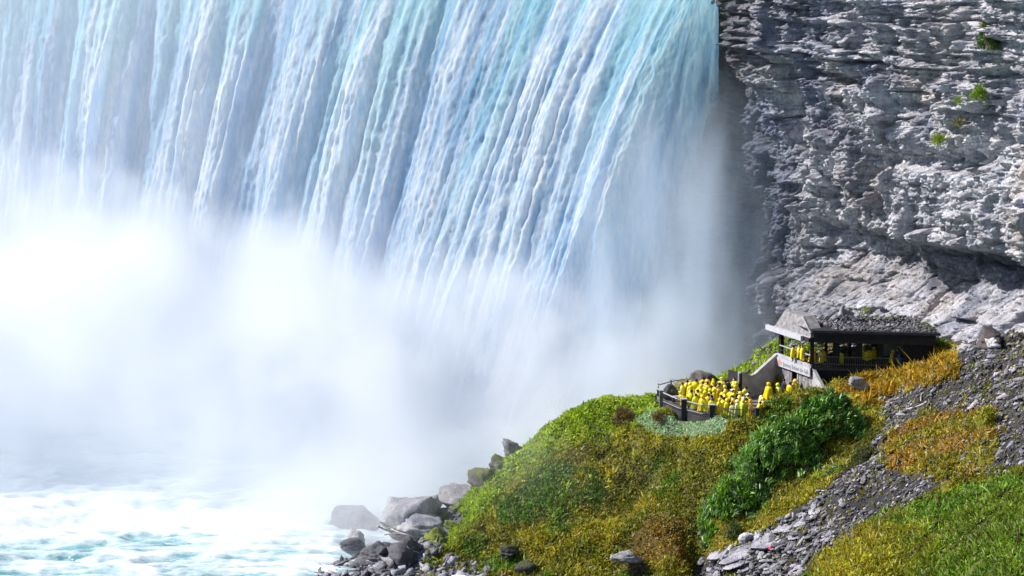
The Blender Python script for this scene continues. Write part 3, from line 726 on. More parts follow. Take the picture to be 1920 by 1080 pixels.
bpx(1855, 630, 212, 52, 32, 2.6, 'boulder', 'dark brown boulder leaning at the top of the scree below the cliff', 25, col=(.11, .09, .09), nplanes=11)
bpx(1862, 642, 210.6, 24, 20, 1.0, 'boulder', 'white block in front of the dark brown boulder on the scree', 26, col=(.6, .6, .62), nplanes=9)
bpx(1606, 717, 215.6, 36, 16, 1.2, 'boulder', 'flat pale rock in orange grass before the dark shelter base', 27, col=(.40, .40, .42), nplanes=11)
bpx(1320, 712, 227.8, 66, 40, 2.4, 'boulder', 'smooth brown boulder behind the crowd on the terrace', 28, col=(.15, .13, .12), subd=4, nplanes=30)
bpx(1690, 778, 203.5, 20, 9, .8, 'boulder', 'small flat stone on golden grass above the thicket', 30, col=(.5, .5, .5))
# pale slabs low in the gully
for i, (px, py, w, h) in enumerate([(1350,1043,62,16),(1400,1035,70,15),(1445,1018,80,13),(1375,1053,52,12),(1470,995,46,12),(1505,985,34,12),(1438,1046,34,10),(1490,1008,36,9),(1380,1062,50,9),(1530,962,30,10),(1395,1072,26,9)]):
    x, y, z = hit(px, py); o = bpy.data.objects.new('stone', SLAB_ME[(i*4+1) % len(SLAB_ME)]); COL.objects.link(o); o.parent = GROUND
    o.location = (x, y, z+.12); s_ = 200/F; o.scale = (w*s_*.55, w*s_*.5, h*s_*.42); o.rotation_euler = (.08, -.34, RNG.uniform(-.15, .3))

# ------------------------------------------------------------------ driftwood
M_WOOD = simple('bleached_wood', (.50, .47, .43), .8, .3, 4)
def log_mesh(L, r, seed, branches=1):
    rng = np.random.default_rng(seed); bm = bmesh.new()
    def tube(p0, p1, r0, r1, seg=7, rings=8, bend=.05):
        p0, p1 = Vector(p0), Vector(p1); ax = (p1-p0); q = ax.to_track_quat('Z', 'Y'); prev = None; ln = ax.length
        off = Vector(rng.normal(size=3)*bend*ln)
        for k in range(rings+1):
            t = k/rings; c = p0.lerp(p1, t) + off*math.sin(t*math.pi); rr = r0*(1-t)+r1*t
            ring = [bm.verts.new(c + q @ Vector((math.cos(a*2*math.pi/seg)*rr*rng.uniform(.85, 1.15), math.sin(a*2*math.pi/seg)*rr, 0))) for a in range(seg)]
            if prev:
                for a in range(seg): bm.faces.new((prev[a], prev[(a+1) % seg], ring[(a+1) % seg], ring[a]))
            else: bm.faces.new(ring[::-1])
            prev = ring
        bm.faces.new(prev)
    tube((-L/2, 0, 0), (L/2, 0, 0), r, r*.55)
    for b in range(branches):
        s = rng.uniform(-.3, .3)*L; tube((s, 0, 0), (s+rng.uniform(.1, .3)*L, rng.uniform(-.2, .2)*L, rng.uniform(.05, .2)*L), r*.5, r*.2, 5, 4)
    me = bpy.data.meshes.new('driftwood_log'); bm.to_mesh(me); bm.free(); me.materials.append(M_WOOD); return me
def logat(px, py, Y, L, r, rz, ry, label, seed, group='driftwood logs on the shore rocks'):
    o = bpy.data.objects.new('driftwood_log', log_mesh(L, r, seed)); COL.objects.link(o); o.location = P(px, py, Y); o.rotation_euler = (0, ry, rz); tag(o, label, 'log', group)
logat(728, 990, 212.6, 2.0, .07, .2, .7, 'steepest bleached driftwood log leaning against the largest shore boulder', 1)
logat(737, 997, 212.2, 3.1, .10, .3, .42, 'longest and thickest bleached driftwood log lying down the shore rocks', 2)
logat(752, 998, 212, 2.2, .06, -.5, .15, 'thin driftwood log crossing right of the longest one', 3)
logat(748, 1005, 211.4, 2.6, .07, .1, .12, 'nearly level driftwood log lowest in the driftwood heap', 4)
logat(742, 988, 213, 1.3, .05, -.9, -.5, 'short driftwood stick pointing up to the right', 5)
logat(775, 1030, 208, 1.2, .05, .2, .5, 'short pale stick lying at the mossy foot of the hill', 6)
x, y, z = hit(1735, 752)
o = bpy.data.objects.new('driftwood_log', log_mesh(3.8, .12, 8, 2)); COL.objects.link(o); o.location = (x, y, z+.15); o.rotation_euler = (0, -.52, .1); tag(o, 'long bleached dead branch lying across the upper scree', 'log')

# ------------------------------------------------------------------ shrubs
def shrub(name, label, base_pts, width, height, nleaf, cols, leaflen=.32, lean=(.25, -.1, .9), cat='shrub', group=None, stems=7, mat=None, scatter=.35, sag=.3):
    """base_pts: two ground points; leaves fill a hump over the line between them, in clumps"""
    a, b = np.array(base_pts[0]), np.array(base_pts[1]); mid = (a+b)/2
    root = empty(name, (float(mid[0]), float(mid[1]), float(mid[2]))); tag(root, label, cat, group)
    nc = max(10, nleaf//60)
    t = RNG.uniform(-.1, 1.1, nc); w = RNG.normal(0, .42, nc); ax = b-a; perp = np.array((-ax[1], ax[0], 0)); perp = perp/(np.linalg.norm(perp)+1e-6) if np.linalg.norm(ax) > .01 else np.array((1., 0, 0))
    prof = np.clip(1-np.abs(2*t-1)**3*.75, .1, 1)*np.clip(1-(w/1.05)**2, .05, 1)
    hz = height*prof*(1+.30*RNG.normal(size=nc)*.6)*RNG.uniform(.45, 1.0, nc)**.5
    C = a[None]+t[:, None]*ax[None]+perp[None]*(w*width)[:, None]
    C[:, 2] = tz(C[:, 0], C[:, 1]) if width > .8 else a[2]+t*(b[2]-a[2])
    C[:, 2] += hz
    k = RNG.integers(0, nc, nleaf)
    cd = norm(np.array(lean)[None]+RNG.normal(0, .35, (nc, 3)))
    p = C[k] + RNG.normal(0, scatter*.5, (nleaf, 3))*np.array((1, 1, .8))
    d = norm(cd[k] + RNG.normal(0, .30, (nleaf, 3)))
    cc = np.array(cols)[RNG.integers(0, len(cols), nc)][k]*RNG.uniform(.5, 1.7, nleaf)[:, None]
    L = leaflen*RNG.uniform(.5, 1.4, nleaf)
    p -= np.array((float(mid[0]), float(mid[1]), float(mid[2])))
    o = blades(p, d, L, L*.20, np.clip(cc, .005, .6), 'foliage', mat or M_LEAF, curl=sag, parent=root)
    bm = bmesh.new()
    for i in range(stems):
        j = RNG.integers(0, nc); g = C[j].copy(); s0 = a + (b-a)*np.clip(t[j], 0, 1); s0 = s0 - np.array([0, 0, .2])
        p0 = Vector(s0-mid); p1 = Vector(g-mid); q = (p1-p0).to_track_quat('Z', 'Y'); pr = None
        for kk in range(4):
            tt = kk/3; c = p0.lerp(p1, tt)+Vector((.1*math.sin(kk*2.), .1*math.cos(kk), 0))*tt; rr = .06*height/2.5*(1.1-tt)
            ring = [bm.verts.new(c+q @ Vector((math.cos(q_*1.257)*rr, math.sin(q_*1.257)*rr, 0))) for q_ in range(5)]
            if pr:
                for q_ in range(5): bm.faces.new((pr[q_], pr[(q_+1) % 5], ring[(q_+1) % 5], ring[q_]))
            pr = ring
    me = bpy.data.meshes.new('stem'); bm.to_mesh(me); bm.free(); me.materials.append(M_BARK)
    so = bpy.data.objects.new('stem', me); COL.objects.link(so); so.parent = root; so['kind'] = 'stuff'
    return root
M_BARK = simple('bark', (.09, .07, .05), .9)
def hv(px, py): return np.array(hit(px, py))
shrub('willow_shrub', 'tallest dark green willow shrub at the upper end of the thicket', (hv(1480, 845), hv(1596, 802)), 2.0, 3.3, 27000, [(.07,.17,.015),(.12,.27,.03),(.05,.13,.02),(.24,.38,.10)], .55)
shrub('willow_shrub', 'dark green willow shrub in the middle of the sloping thicket', (hv(1385, 915), hv(1515, 858)), 1.9, 3.1, 24000, [(.07,.16,.015),(.12,.25,.03),(.22,.36,.10)], .5)
shrub('willow_shrub', 'lighter green feathery shrub at the lower end of the thicket', (hv(1325, 985), hv(1425, 930)), 1.6, 2.3, 13000, [(.11,.23,.02),(.17,.30,.03),(.16,.26,.10)], .45)
for (px, py, w, h, n, label, cols) in [
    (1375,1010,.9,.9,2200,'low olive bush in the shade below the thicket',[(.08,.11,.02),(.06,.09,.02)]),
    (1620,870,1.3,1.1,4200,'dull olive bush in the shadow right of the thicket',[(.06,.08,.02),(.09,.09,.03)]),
    (1850,800,.8,1.5,2600,'yellow green bush standing up from the scree at the right',[(.30,.28,.02),(.22,.26,.02)]),
    (1250,1078,1.2,1.0,3200,'yellow leaved bush below the rusty grass mound',[(.30,.24,.015),(.2,.2,.02)]),
    (1195,1075,.9,.8,1500,'grey brown dead bush left of the yellow leaved one',[(.12,.09,.07),(.15,.12,.09)]),
    (1358,1006,.5,.5,700,'small yellow tuft plant in the dark hollow',[(.25,.17,.02)]),
    (1566,733,.35,.9,420,'small yellow sapling in front of the wing wall',[(.4,.33,.03)]),
    (1168,790,1.3,.7,2600,'reddish brown dry herb clump on the hill left of the terrace',[(.16,.11,.03),(.11,.07,.03)]),
    (1235,790,.8,.6,1200,'thin brown dry herbs at the edge of the mint green patch',[(.13,.10,.03)])]:
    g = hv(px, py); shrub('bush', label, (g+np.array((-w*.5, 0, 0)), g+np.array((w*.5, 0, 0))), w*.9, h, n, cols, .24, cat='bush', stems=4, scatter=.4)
def cliffpt(px, py):
    X, Y, Z = CLIFF; qx, qy = proj(X, Y, Z); m = (qx-px)**2+(qy-py)**2 < 16
    if not m.any(): m = (qx-px)**2+(qy-py)**2 < 200
    i = np.argmin(np.where(m, Y, 1e9)); return np.array((X.flat[i], Y.flat[i], Z.flat[i]))
for (px, py, w, h, n, label, cols) in [
    (1858,85,1.6,2.6,5200,'dark green bush growing high on the cliff near the top right corner',[(.03,.08,.02),(.06,.12,.02),(.12,.14,.03)]),
    (1842,178,.8,.9,1300,'bright green tuft on the cliff below the high bush',[(.15,.25,.01)]),
    (1803,188,.3,.3,220,'tiny green tuft left of the bright tuft on the cliff',[(.15,.25,.01)]),
    (1765,262,1.1,.5,700,'flat green tuft on a ledge in the middle of the cliff',[(.17,.24,.01)]),
    (1805,228,.8,.4,260,'brownish tuft on the cliff between two green tufts',[(.12,.12,.03)])]:
    g = cliffpt(px, py)+np.array((-.4, -.4, -.3)); shrub('bush', label, (g+np.array((-w*.3, .2, 0)), g+np.array((w*.3, -.2, 0))), .6*w if w < 1.3 else .79, h, n, cols, .26, cat='bush', stems=3, scatter=.45, lean=(-.2, -.3, .6))

# ------------------------------------------------------------------ built things
M_CONC = simple('weathered_concrete', (.33, .32, .34), .85, .3, 1.3, .03)
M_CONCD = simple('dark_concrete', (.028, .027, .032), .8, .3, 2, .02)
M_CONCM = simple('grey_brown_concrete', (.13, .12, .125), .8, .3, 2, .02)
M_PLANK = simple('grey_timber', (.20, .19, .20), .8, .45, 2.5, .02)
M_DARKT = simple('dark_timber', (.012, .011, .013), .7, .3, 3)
M_METAL = simple('rail_metal', (.10, .10, .11), .35, .2, 4, 0, .6)
M_RAILTOP = simple('pale_rail_top', (.34, .34, .37), .45, .15, 4)
M_SIGN = simple('sign_board', (.38, .38, .42), .6, .10, 2)
M_SIGNT = simple('sign_letters', (.20, .21, .25), .6, .1)
M_SIGNR = simple('sign_emblem', (.45, .22, .20), .6, .1)
M_FLOOR = simple('terrace_paving', (.15, .13, .135), .6, .3, 1.5)
M_PANEL = simple('inner_panel', (.16, .17, .16), .8, .2)
def prism(name, poly, z0, z1, mat, parent=None, bev=0):
    """poly in plan; z0/z1 numbers or per-corner lists"""
    n = len(poly); z0 = [z0]*n if not hasattr(z0, '__len__') else z0; z1 = [z1]*n if not hasattr(z1, '__len__') else z1
    bm = bmesh.new(); lo = [bm.verts.new((x, y, a)) for (x, y), a in zip(poly, z0)]; hi = [bm.verts.new((x, y, a)) for (x, y), a in zip(poly, z1)]
    bm.faces.new(lo[::-1]); bm.faces.new(hi)
    for i in range(n): bm.faces.new((lo[i], lo[(i+1) % n], hi[(i+1) % n], hi[i]))
    bmesh.ops.recalc_face_normals(bm, faces=bm.faces)
    if bev: bmesh.ops.bevel(bm, geom=bm.edges[:], offset=bev, segments=1, affect='EDGES')
    me = bpy.data.meshes.new(name); bm.to_mesh(me); bm.free(); me.materials.append(mat)
    o = bpy.data.objects.new(name, me); COL.objects.link(o)
    if parent:
        o.parent = parent; o.matrix_parent_inverse = Matrix.Translation(parent.location).inverted()
    return o
def wallp(a, b, th):
    a, b = Vector(a), Vector(b); d = (b-a).normalized(); n = Vector((-d.y, d.x))*th
    return [(a.x, a.y), (b.x, b.y), (b.x+n.x, b.y+n.y), (a.x+n.x, a.y+n.y)]
def extr(name, pts, vec, mat, parent=None):
    """extrude a 3D polygon along a vector"""
    bm = bmesh.new(); a = [bm.verts.new(p) for p in pts]; b = [bm.verts.new(Vector(p)+Vector(vec)) for p in pts]; n = len(pts)
    bm.faces.new(a); bm.faces.new(b[::-1])
    for i in range(n): bm.faces.new((a[i], b[i], b[(i+1) % n], a[(i+1) % n]))
    bmesh.ops.recalc_face_normals(bm, faces=bm.faces)
    me = bpy.data.meshes.new(name); bm.to_mesh(me); bm.free(); me.materials.append(mat)
    o = bpy.data.objects.new(name, me); COL.objects.link(o)
    if parent: o.parent = parent; o.matrix_parent_inverse = Matrix.Translation(parent.location).inverted()
    return o
def bar(name, a, b, w, mat, parent=None, seg=4, h=None):
    a, b = Vector(a), Vector(b); q = (b-a).to_track_quat('Z', 'Y'); h = h or w
    pts = [(-w/2, -h/2), (w/2, -h/2), (w/2, h/2), (-w/2, h/2)] if seg == 4 else [(math.cos(i*2*math.pi/seg)*w/2, math.sin(i*2*math.pi/seg)*w/2) for i in range(seg)]
    return extr(name, [a + q @ Vector((x, y, 0)) for x, y in pts], b-a, mat, parent)
A = Vector((24.9, 226.0)); B = Vector((27.4, 220.5)); C_ = Vector((38.1, 219.0)); D_ = Vector((36.6, 224.6))
EU = (B-A).normalized(); EN = Vector((-EU.y*-1*-1, 0)); EN = Vector((EU.y, -EU.x))   # outward (left)
if EN.x > 0: EN = -EN
FL = 12.0; SF = 15.4
def e2(s, off=0): p = A+EU*s+EN*off; return (p.x, p.y)
def e3(s, z, off=0): p = A+EU*s+EN*off; return (p.x, p.y, z)
LE = (B-A).length
sh = empty('observation_shelter', (30.5, 222.5, FL)); tag(sh, 'dark timber viewing shelter with flat rubble covered roof under the cliff', 'shelter')
# lower storey
prism('base_wall', [(B.x+.35, B.y+.05), (C_.x, C_.y), (D_.x, D_.y), (A.x+.5, A.y)], 11, 15.12, M_DARKT, sh)
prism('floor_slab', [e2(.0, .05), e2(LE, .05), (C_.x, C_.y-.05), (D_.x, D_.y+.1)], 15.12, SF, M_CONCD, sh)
FU = (C_-B).normalized(); FNv = Vector((FU.y, -FU.x))
def fpt(px):
    f = (px-1517)/(1755-1517); return B.lerp(C_, f)
def fpost(x0, x1, z0, z1, mat, name, dep=.35, back=0):
    a, b = fpt(x0), fpt(x1); o = -FNv*back
    a, b = a+o, b+o
    return prism(name, [(a.x, a.y), (b.x, b.y), (b.x-FNv.x*dep, b.y-FNv.y*dep), (a.x-FNv.x*dep, a.y-FNv.y*dep)], z0, z1, mat, sh)
for x0, x1 in ((1512,1520),(1557,1571),(1604,1616),(1650,1658)):
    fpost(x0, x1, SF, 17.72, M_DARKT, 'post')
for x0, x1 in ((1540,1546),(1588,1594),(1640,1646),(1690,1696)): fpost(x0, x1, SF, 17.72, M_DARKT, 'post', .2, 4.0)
prism('post', [e2(.0), e2(.38), e2(.38, -.35), e2(0, -.35)], SF, 17.72, M_DARKT, sh)
fpost(1658, 1700, SF, 17.72, M_PANEL, 'inner_wall', .12, 3.0)
k = 0
for x0 in np.arange(1697, 1755, 5.6): fpost(x0, x0+5.3, 12.8, 17.72, M_DARKT, 'plank', .10+.03*(k % 2), -.02); k += 1
prism('end_wall', [(C_.x, C_.y+.12), (C_.x+.2, C_.y+.12), (D_.x+.2, D_.y), (D_.x, D_.y)], 12.5, 17.7, M_DARKT, sh)
a = fpt(1519); b = C_+FU*.2
prism('fascia', [(a.x, a.y-.30), (b.x, b.y-.30), (b.x, b.y+.0), (a.x, a.y+.0)], 17.73, 18.62, M_DARKT, sh)
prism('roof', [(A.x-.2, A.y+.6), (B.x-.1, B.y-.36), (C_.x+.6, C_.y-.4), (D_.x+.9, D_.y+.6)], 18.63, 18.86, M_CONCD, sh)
bar('parapet', (30.2, 225.15, 19.0), (36.6, 224.5, 18.95), .22, M_DARKT, sh)
bar('handrail', (B.x+.3, B.y-.05, 16.4), (fpt(1697).x, fpt(1697).y-.02, 16.4), .06, M_METAL, sh)
bar('handrail', (B.x+.3, B.y-.05, 15.72), (fpt(1697).x, fpt(1697).y-.02, 15.72), .05, M_METAL, sh)
bar('handrail', (26.0, 225.6, 16.4), (35.6, 224.4, 16.4), .06, M_METAL, sh)
for x0 in np.arange(1524, 1696, 4.6):
    p = fpt(x0); bar('baluster', (p.x, p.y-.03, SF), (p.x, p.y-.03, 16.38), .03, M_METAL, sh)
# end opening: rail and balusters
bar('end_rail', e3(.2, 16.42, .02), e3(LE-.1, 16.42, .02), .08, M_RAILTOP, sh)
prism('end_sill', [e2(-.1, .16), e2(LE, .16), e2(LE, .0), e2(-.1, 0)], 15.32, 15.62, M_CONC, sh)
for s_ in np.arange(.5, LE-.2, .42): bar('baluster', e3(s_, 15.6, .02), e3(s_, 16.4, .02), .05, M_METAL, sh)
bar('end_rail', e3(.2, 16.0, .02), e3(LE-.1, 16.0, .02), .04, M_METAL, sh)
# end canopy and concrete hood
prism('canopy', [e2(-1.2, .75), e2(LE-.9, .75), e2(LE-.9, .45), e2(-1.2, .45)], 17.72, 18.18, M_SIGN, sh)
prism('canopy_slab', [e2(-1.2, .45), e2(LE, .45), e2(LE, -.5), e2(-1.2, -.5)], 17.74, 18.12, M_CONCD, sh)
extr('hood', [e3(-.3, 18.13, .30), e3(.8, 19.75, -.1), e3(4.0, 19.75, -.1), e3(LE+.1, 18.55, .30), e3(LE+.1, 18.13, .30)], (-EN.x*1.3, -EN.y*1.3, 0), M_PLANK, sh)
bar('hood_edge', e3(-.3, 18.16, .33), e3(LE+.1, 18.16, .33), .10, M_CONC, sh)
bar('hood_edge', e3(4.0, 19.78, -.08), e3(LE+.1, 18.58, .32), .10, M_CONC, sh)
# lower end wall: upright boards and the doorway
s_ = 0.0; k = 0
while s_ < LE-.05:
    w = min(.36+.08*((k*7) % 3-1), LE-s_)
    if not (2.4 < s_+w/2 < 3.55):
        prism('plank', [e2(s_+.012, .02*(k % 3)), e2(s_+w-.012, .02*(k % 3)), e2(s_+w-.012, -.12), e2(s_+.012, -.12)], 11.6, 14.55, M_PLANK, sh)
    s_ += w; k += 1
prism('doorway', [e2(2.3, -.5), e2(3.7, -.5), e2(3.7, -.55), e2(2.3, -.55)], 11.6, 14.6, M_DARKT, sh)
prism('door_frame', [e2(3.58, .1), e2(3.7, .1), e2(3.7, -.14), e2(3.58, -.14)], 11.6, 14.5, M_SIGN, sh)
ww = tag(extr('wing_wall', [e3(LE+.02, 15.3, .02), e3(LE+2.6, 13.25, .02), e3(LE+2.7, 12.0, .02), e3(LE+.02, 11.5, .02)], (-EN.x*.3, -EN.y*.3, 0), M_CONC), 'triangular concrete wing wall sloping down right of the timber doorway wall', 'wall')
# sign
sg = empty('sign', (A.x+EU.x*LE/2, A.y+EU.y*LE/2, 14.9)); tag(sg, 'long white sign board with faded grey lettering over the doorway', 'sign')
prism('board', [e2(-.25, .30), e2(LE+.05, .30), e2(LE+.05, .18), e2(-.25, .18)], 14.50, 15.31, M_SIGN, sg)
def text(s, name, s0, z, size, sx, mat, off=.312):
    cu = bpy.data.curves.new(name, 'FONT'); cu.body = s; cu.size = size; cu.extrude = .006
    t = bpy.data.objects.new(name, cu); COL.objects.link(t); bpy.context.view_layer.update()
    me = bpy.data.meshes.new_from_object(t.evaluated_get(bpy.context.evaluated_depsgraph_get())); bpy.data.objects.remove(t)
    me.materials.clear(); me.materials.append(mat); o = bpy.data.objects.new(name, me); COL.objects.link(o)
    M = Matrix(((EU.x*sx, 0, EN.x, 0), (EU.y*sx, 0, EN.y, 0), (0, 1, 0, 0), (0, 0, 0, 1)))
    M.translation = Vector(e3(s0, z, off)); o.parent = sg; o.matrix_parent_inverse = Matrix.Translation(sg.location).inverted(); o.matrix_basis = M
    return o
tl = text('Journey Behind the Falls', 'lettering', 1.35, 14.68, .60, .62, M_SIGNT)
w = tl.data.vertices; mx = max(v.co.x for v in w); tl.matrix_basis = tl.matrix_basis @ Matrix.Scale(4.55/(mx*.62), 4, (1, 0, 0))
leaf = [(0,.0),(.05,.18),(.25,.12),(.2,.24),(.36,.34),(.28,.38),(.32,.5),(.16,.44),(.1,.62),(0,.72)]
leaf = leaf + [(-x, y) for x, y in leaf[::-1][1:-1]]
extr('emblem', [e3(.75+x*1.3, 14.55+y, .302) for x, y in leaf], (EN.x*.012, EN.y*.012, 0), M_SIGNR, sg)
# stair wall left of the shelter
sw_top = [(21.0, 222.4, 14.55), (21.05, 222.45, 14.55), (22.2, 223.6, 13.95), (22.6, 224.0, 14.05), (24.86, 225.95, 15.6)]
pts = [(x, y, z) for x, y, z in sw_top[1:]] + [(24.86, 225.95, 11.6), (21.05, 222.45, 11.6)]
tag(extr('retaining_wall', pts, (-.22, .22, 0), M_CONC), 'stained grey concrete retaining wall rising from the terrace to the shelter', 'wall')
tag(extr('retaining_wall', [(21.0,222.35,14.4),(20.1,224.6,14.3),(20.1,224.6,11.6),(21.0,222.35,11.6)], (.2, .06, 0), M_CONCD), 'short dark wall closing the left end of the concrete retaining wall', 'wall')
# terrace
te = empty('terrace', (19, 219, FL)); tag(te, 'curved viewing terrace paved in grey where the yellow crowd stands', 'terrace')
prism('paving', PLAT, 11.2, FL, M_FLOOR, te)
# railing round the edge
ra = empty('railing', (15, 218, FL)); tag(ra, 'dark metal railing with thick piers round the curved terrace', 'railing')
path = [Vector(p) for p in [(16.4,226.2),(14.9,225.2),(13.6,223.6),(13.35,222.2),(13.7,220.4),(15.0,217.3),(17.0,214.9),(19.4,213.1),(21.7,212.6),(23.0,214.6)]]
for i in range(len(path)-1):
    a, b = path[i], path[i+1]
    m1 = M_RAILTOP if i in (2, 3, 4, 5) else M_METAL
    if i >= 3: prism('kerb', wallp(a, b, .28), 11.25 if i < 5 else 11.0, FL+.26, M_CONCD if i > 3 else M_CONCM, ra)
    if 3 <= i < 6: prism('kerb_cap', wallp(a+Vector((0, -.05)), b+Vector((0, -.05)), .34), FL+.265, FL+.30, M_RAILTOP, ra)
    bar('top_rail', (a.x, a.y, FL+1.08), (b.x, b.y, FL+1.08), .10, m1, ra, h=.07)
    bar('low_rail', (a.x, a.y, FL+.40), (b.x, b.y, FL+.40), .05, M_METAL, ra)
    n = max(2, int((b-a).length/.16))
    for j in range(n):
        p = a.lerp(b, (j+.5)/n)
        if i > 1: bar('baluster', (p.x, p.y, FL+.26), (p.x, p.y, FL+1.05), .022, M_METAL, ra)
for i, (w, mt, mc) in {1: (.12, M_METAL, M_METAL), 2: (.12, M_METAL, M_METAL), 4: (.36, M_CONCM, M_RAILTOP), 5.25: (.48, M_CONCD, M_RAILTOP), 6.35: (.48, M_CONCD, M_RAILTOP), 8: (.3, M_CONCD, M_CONCD)}.items():
    k = int(i); p = path[k].lerp(path[min(k+1, 9)], i-k)
    p = Vector((p.x-.05, p.y-.05)); q = w/2
    prism('pier', [(p.x-q, p.y-q), (p.x+q, p.y-q), (p.x+q, p.y+q), (p.x-q, p.y+q)], 11.0, FL+1.22, mt, ra, .02)
    if w > .2: prism('pier_cap', [(p.x-q-.04, p.y-q-.04), (p.x+q+.04, p.y-q-.04), (p.x+q+.04, p.y+q+.04), (p.x-q-.04, p.y+q+.04)], FL+1.225, FL+1.30, mc, ra, .01)
boulder('boulder', 'dark capped rock inside the railing at the left tip of the terrace', (14.6, 222.4, 12.6), (.85, .8, .95), 44, col=(.05, .05, .055), nplanes=34)
# bench
be = empty('bench', (15.3, 220.6, FL)); tag(be, 'dark bench with pale edge just inside the left railing', 'bench')
prism('seat', wallp((14.7,221.0), (16.3,221.6), .45), FL+.42, FL+.5, M_RAILTOP, be)
prism('leg', wallp((14.8,221.05), (15.0,221.13), .4), FL, FL+.418, M_CONCD, be); prism('leg', wallp((16.0,221.5), (16.2,221.58), .4), FL, FL+.418, M_CONCD, be)
# cone
x, y, z = hit(1443, 1036)
bm = bmesh.new(); prof = [(.02,.42),(.045,.42),(.06,.34),(.085,.27),(.10,.22),(.12,.15),(.16,.04),(.22,.035),(.22,.0)]; prev = None
for r_, z_ in prof:
    ring = [bm.verts.new((r_*math.cos(i*math.pi/7), r_*math.sin(i*math.pi/7), z_)) for i in range(14)]
    if prev:
        for i in range(14): bm.faces.new((prev[i], ring[i], ring[(i+1) % 14], prev[(i+1) % 14]))
    prev = ring
me = bpy.data.meshes.new('cone'); bm.to_mesh(me); bm.free(); me.materials.append(simple('red_plastic', (.75, .03, .06), .4, .1))
o = bpy.data.objects.new('traffic_cone', me); COL.objects.link(o); o.location = (x, y-.3, z+.35); o.rotation_euler = (.1, .35, 0); tag(o, 'small red cone stuck between pale slabs in the scree gully', 'cone')

# rubble on the roof and behind the shelter
n = 1500; t = RNG.random(n); w = RNG.random(n)
q0 = np.array((25.6,225.9)); q1 = np.array((27.9,220.4)); q2 = np.array((38.5,218.9)); q3 = np.array((37.2,225))
XY = (q1*(1-w[:, None])+q0*w[:, None])*(1-t[:, None])+(q2*(1-w[:, None])+q3*w[:, None])*t[:, None]
k = ((XY-np.array((A.x, A.y))) @ np.array((-EN.x, -EN.y))) > 1.7
XY = XY[k]
rub = empty('roof_rubble', (32, 222, 18.9)); bpy.data.objects.remove(rub)
scatter_stones('roof_rubble', XY[:, 0], XY[:, 1], 18.90+.35*sstep(.6, 1, w[k]), .10*np.exp(RNG.normal(0, .4, len(XY))), 'loose stone rubble lying on the flat shelter roof', None, 0, flat=.3)
n = 5000; X = RNG.uniform(22, 40, n); Y = RNG.uniform(222, 236, n); Z = tz(X, Y); px, py = proj(X, Y, Z)
k = ((Y > 225.3+.0*X)) & (px > 1335) & (py < 720) & (RNG.random(n) < np.where(px > 1470, .7, .22)) & (X > 20.5)
scatter_stones('cliff_foot_rubble', X[k], Y[k], Z[k]+.05, .13*np.exp(RNG.normal(0, .5, k.sum())), 'pale broken stone heaped behind the shelter at the cliff foot', None, 0, flat=.35)
g = np.array((33.0, 226.6, float(tz(33.0, 226.6))+.6))
shrub('bush', 'leafy green bush hanging above the shelter roof', (g+np.array((-.6, 0, 0)), g+np.array((.7, 0, -.3))), .7, 1.9, 2300, [(.20,.25,.03),(.12,.17,.03)], .26, cat='bush', stems=3)
bpx(1582, 590, 226.5, 26, 30, 1.0, 'boulder', 'upright grey block behind the shelter roof beside the leafy bush', 52, col=(.3, .3, .32), nplanes=9)

# ------------------------------------------------------------------ people
M_SKIN = simple('skin', (.48, .30, .22), .6, .1); M_TROU = simple('dark_trousers', (.03, .03, .045), .8, .3); M_HAIR = simple('dark_hair', (.03, .022, .018), .6, .2)
def plast(name, c):
    m, nt, b = newmat(name); n = texnoise(nt, 5, 3, .5, scaled_vec(nt, 1, 1, .4)); r = ramp(nt, n.outputs[0], [(.3, [v*.8 for v in c]), (.7, [min(1, v*1.15) for v in c])])
    nt.links.new(r.outputs[0], b.inputs['Base Color']); b.inputs['Roughness'].default_value = .32
    t = nd(nt, 'ShaderNodeBsdfTranslucent'); nt.links.new(r.outputs[0], t.inputs[0]); ms = nd(nt, 'ShaderNodeMixShader'); ms.inputs[0].default_value = .14
    nt.links.new(b.outputs[0], ms.inputs[1]); nt.links.new(t.outputs[0], ms.inputs[2]); nt.links.new(ms.outputs[0], nt.nodes['Material Output'].inputs[0]); return m
PM = {'yellow': plast('poncho_yellow', (.74, .60, .006)), 'lime': plast('poncho_lime', (.62, .68, .03)), 'orange': plast('poncho_orange_yellow', (.80, .50, .01)),
      'pale': plast('poncho_pale', (.75, .74, .30)), 'dark': simple('dark_jacket', (.025, .025, .035), .6, .3), 'green': plast('poncho_green', (.10, .42, .18)), 'blue': plast('poncho_blue', (.04, .16, .40))}
CM = {'white': simple('white_cap', (.75, .75, .8), .7, .1), 'dark': simple('dark_cap', (.03, .03, .045), .7, .2), 'purple': simple('purple_cap', (.14, .10, .35), .7, .1)}
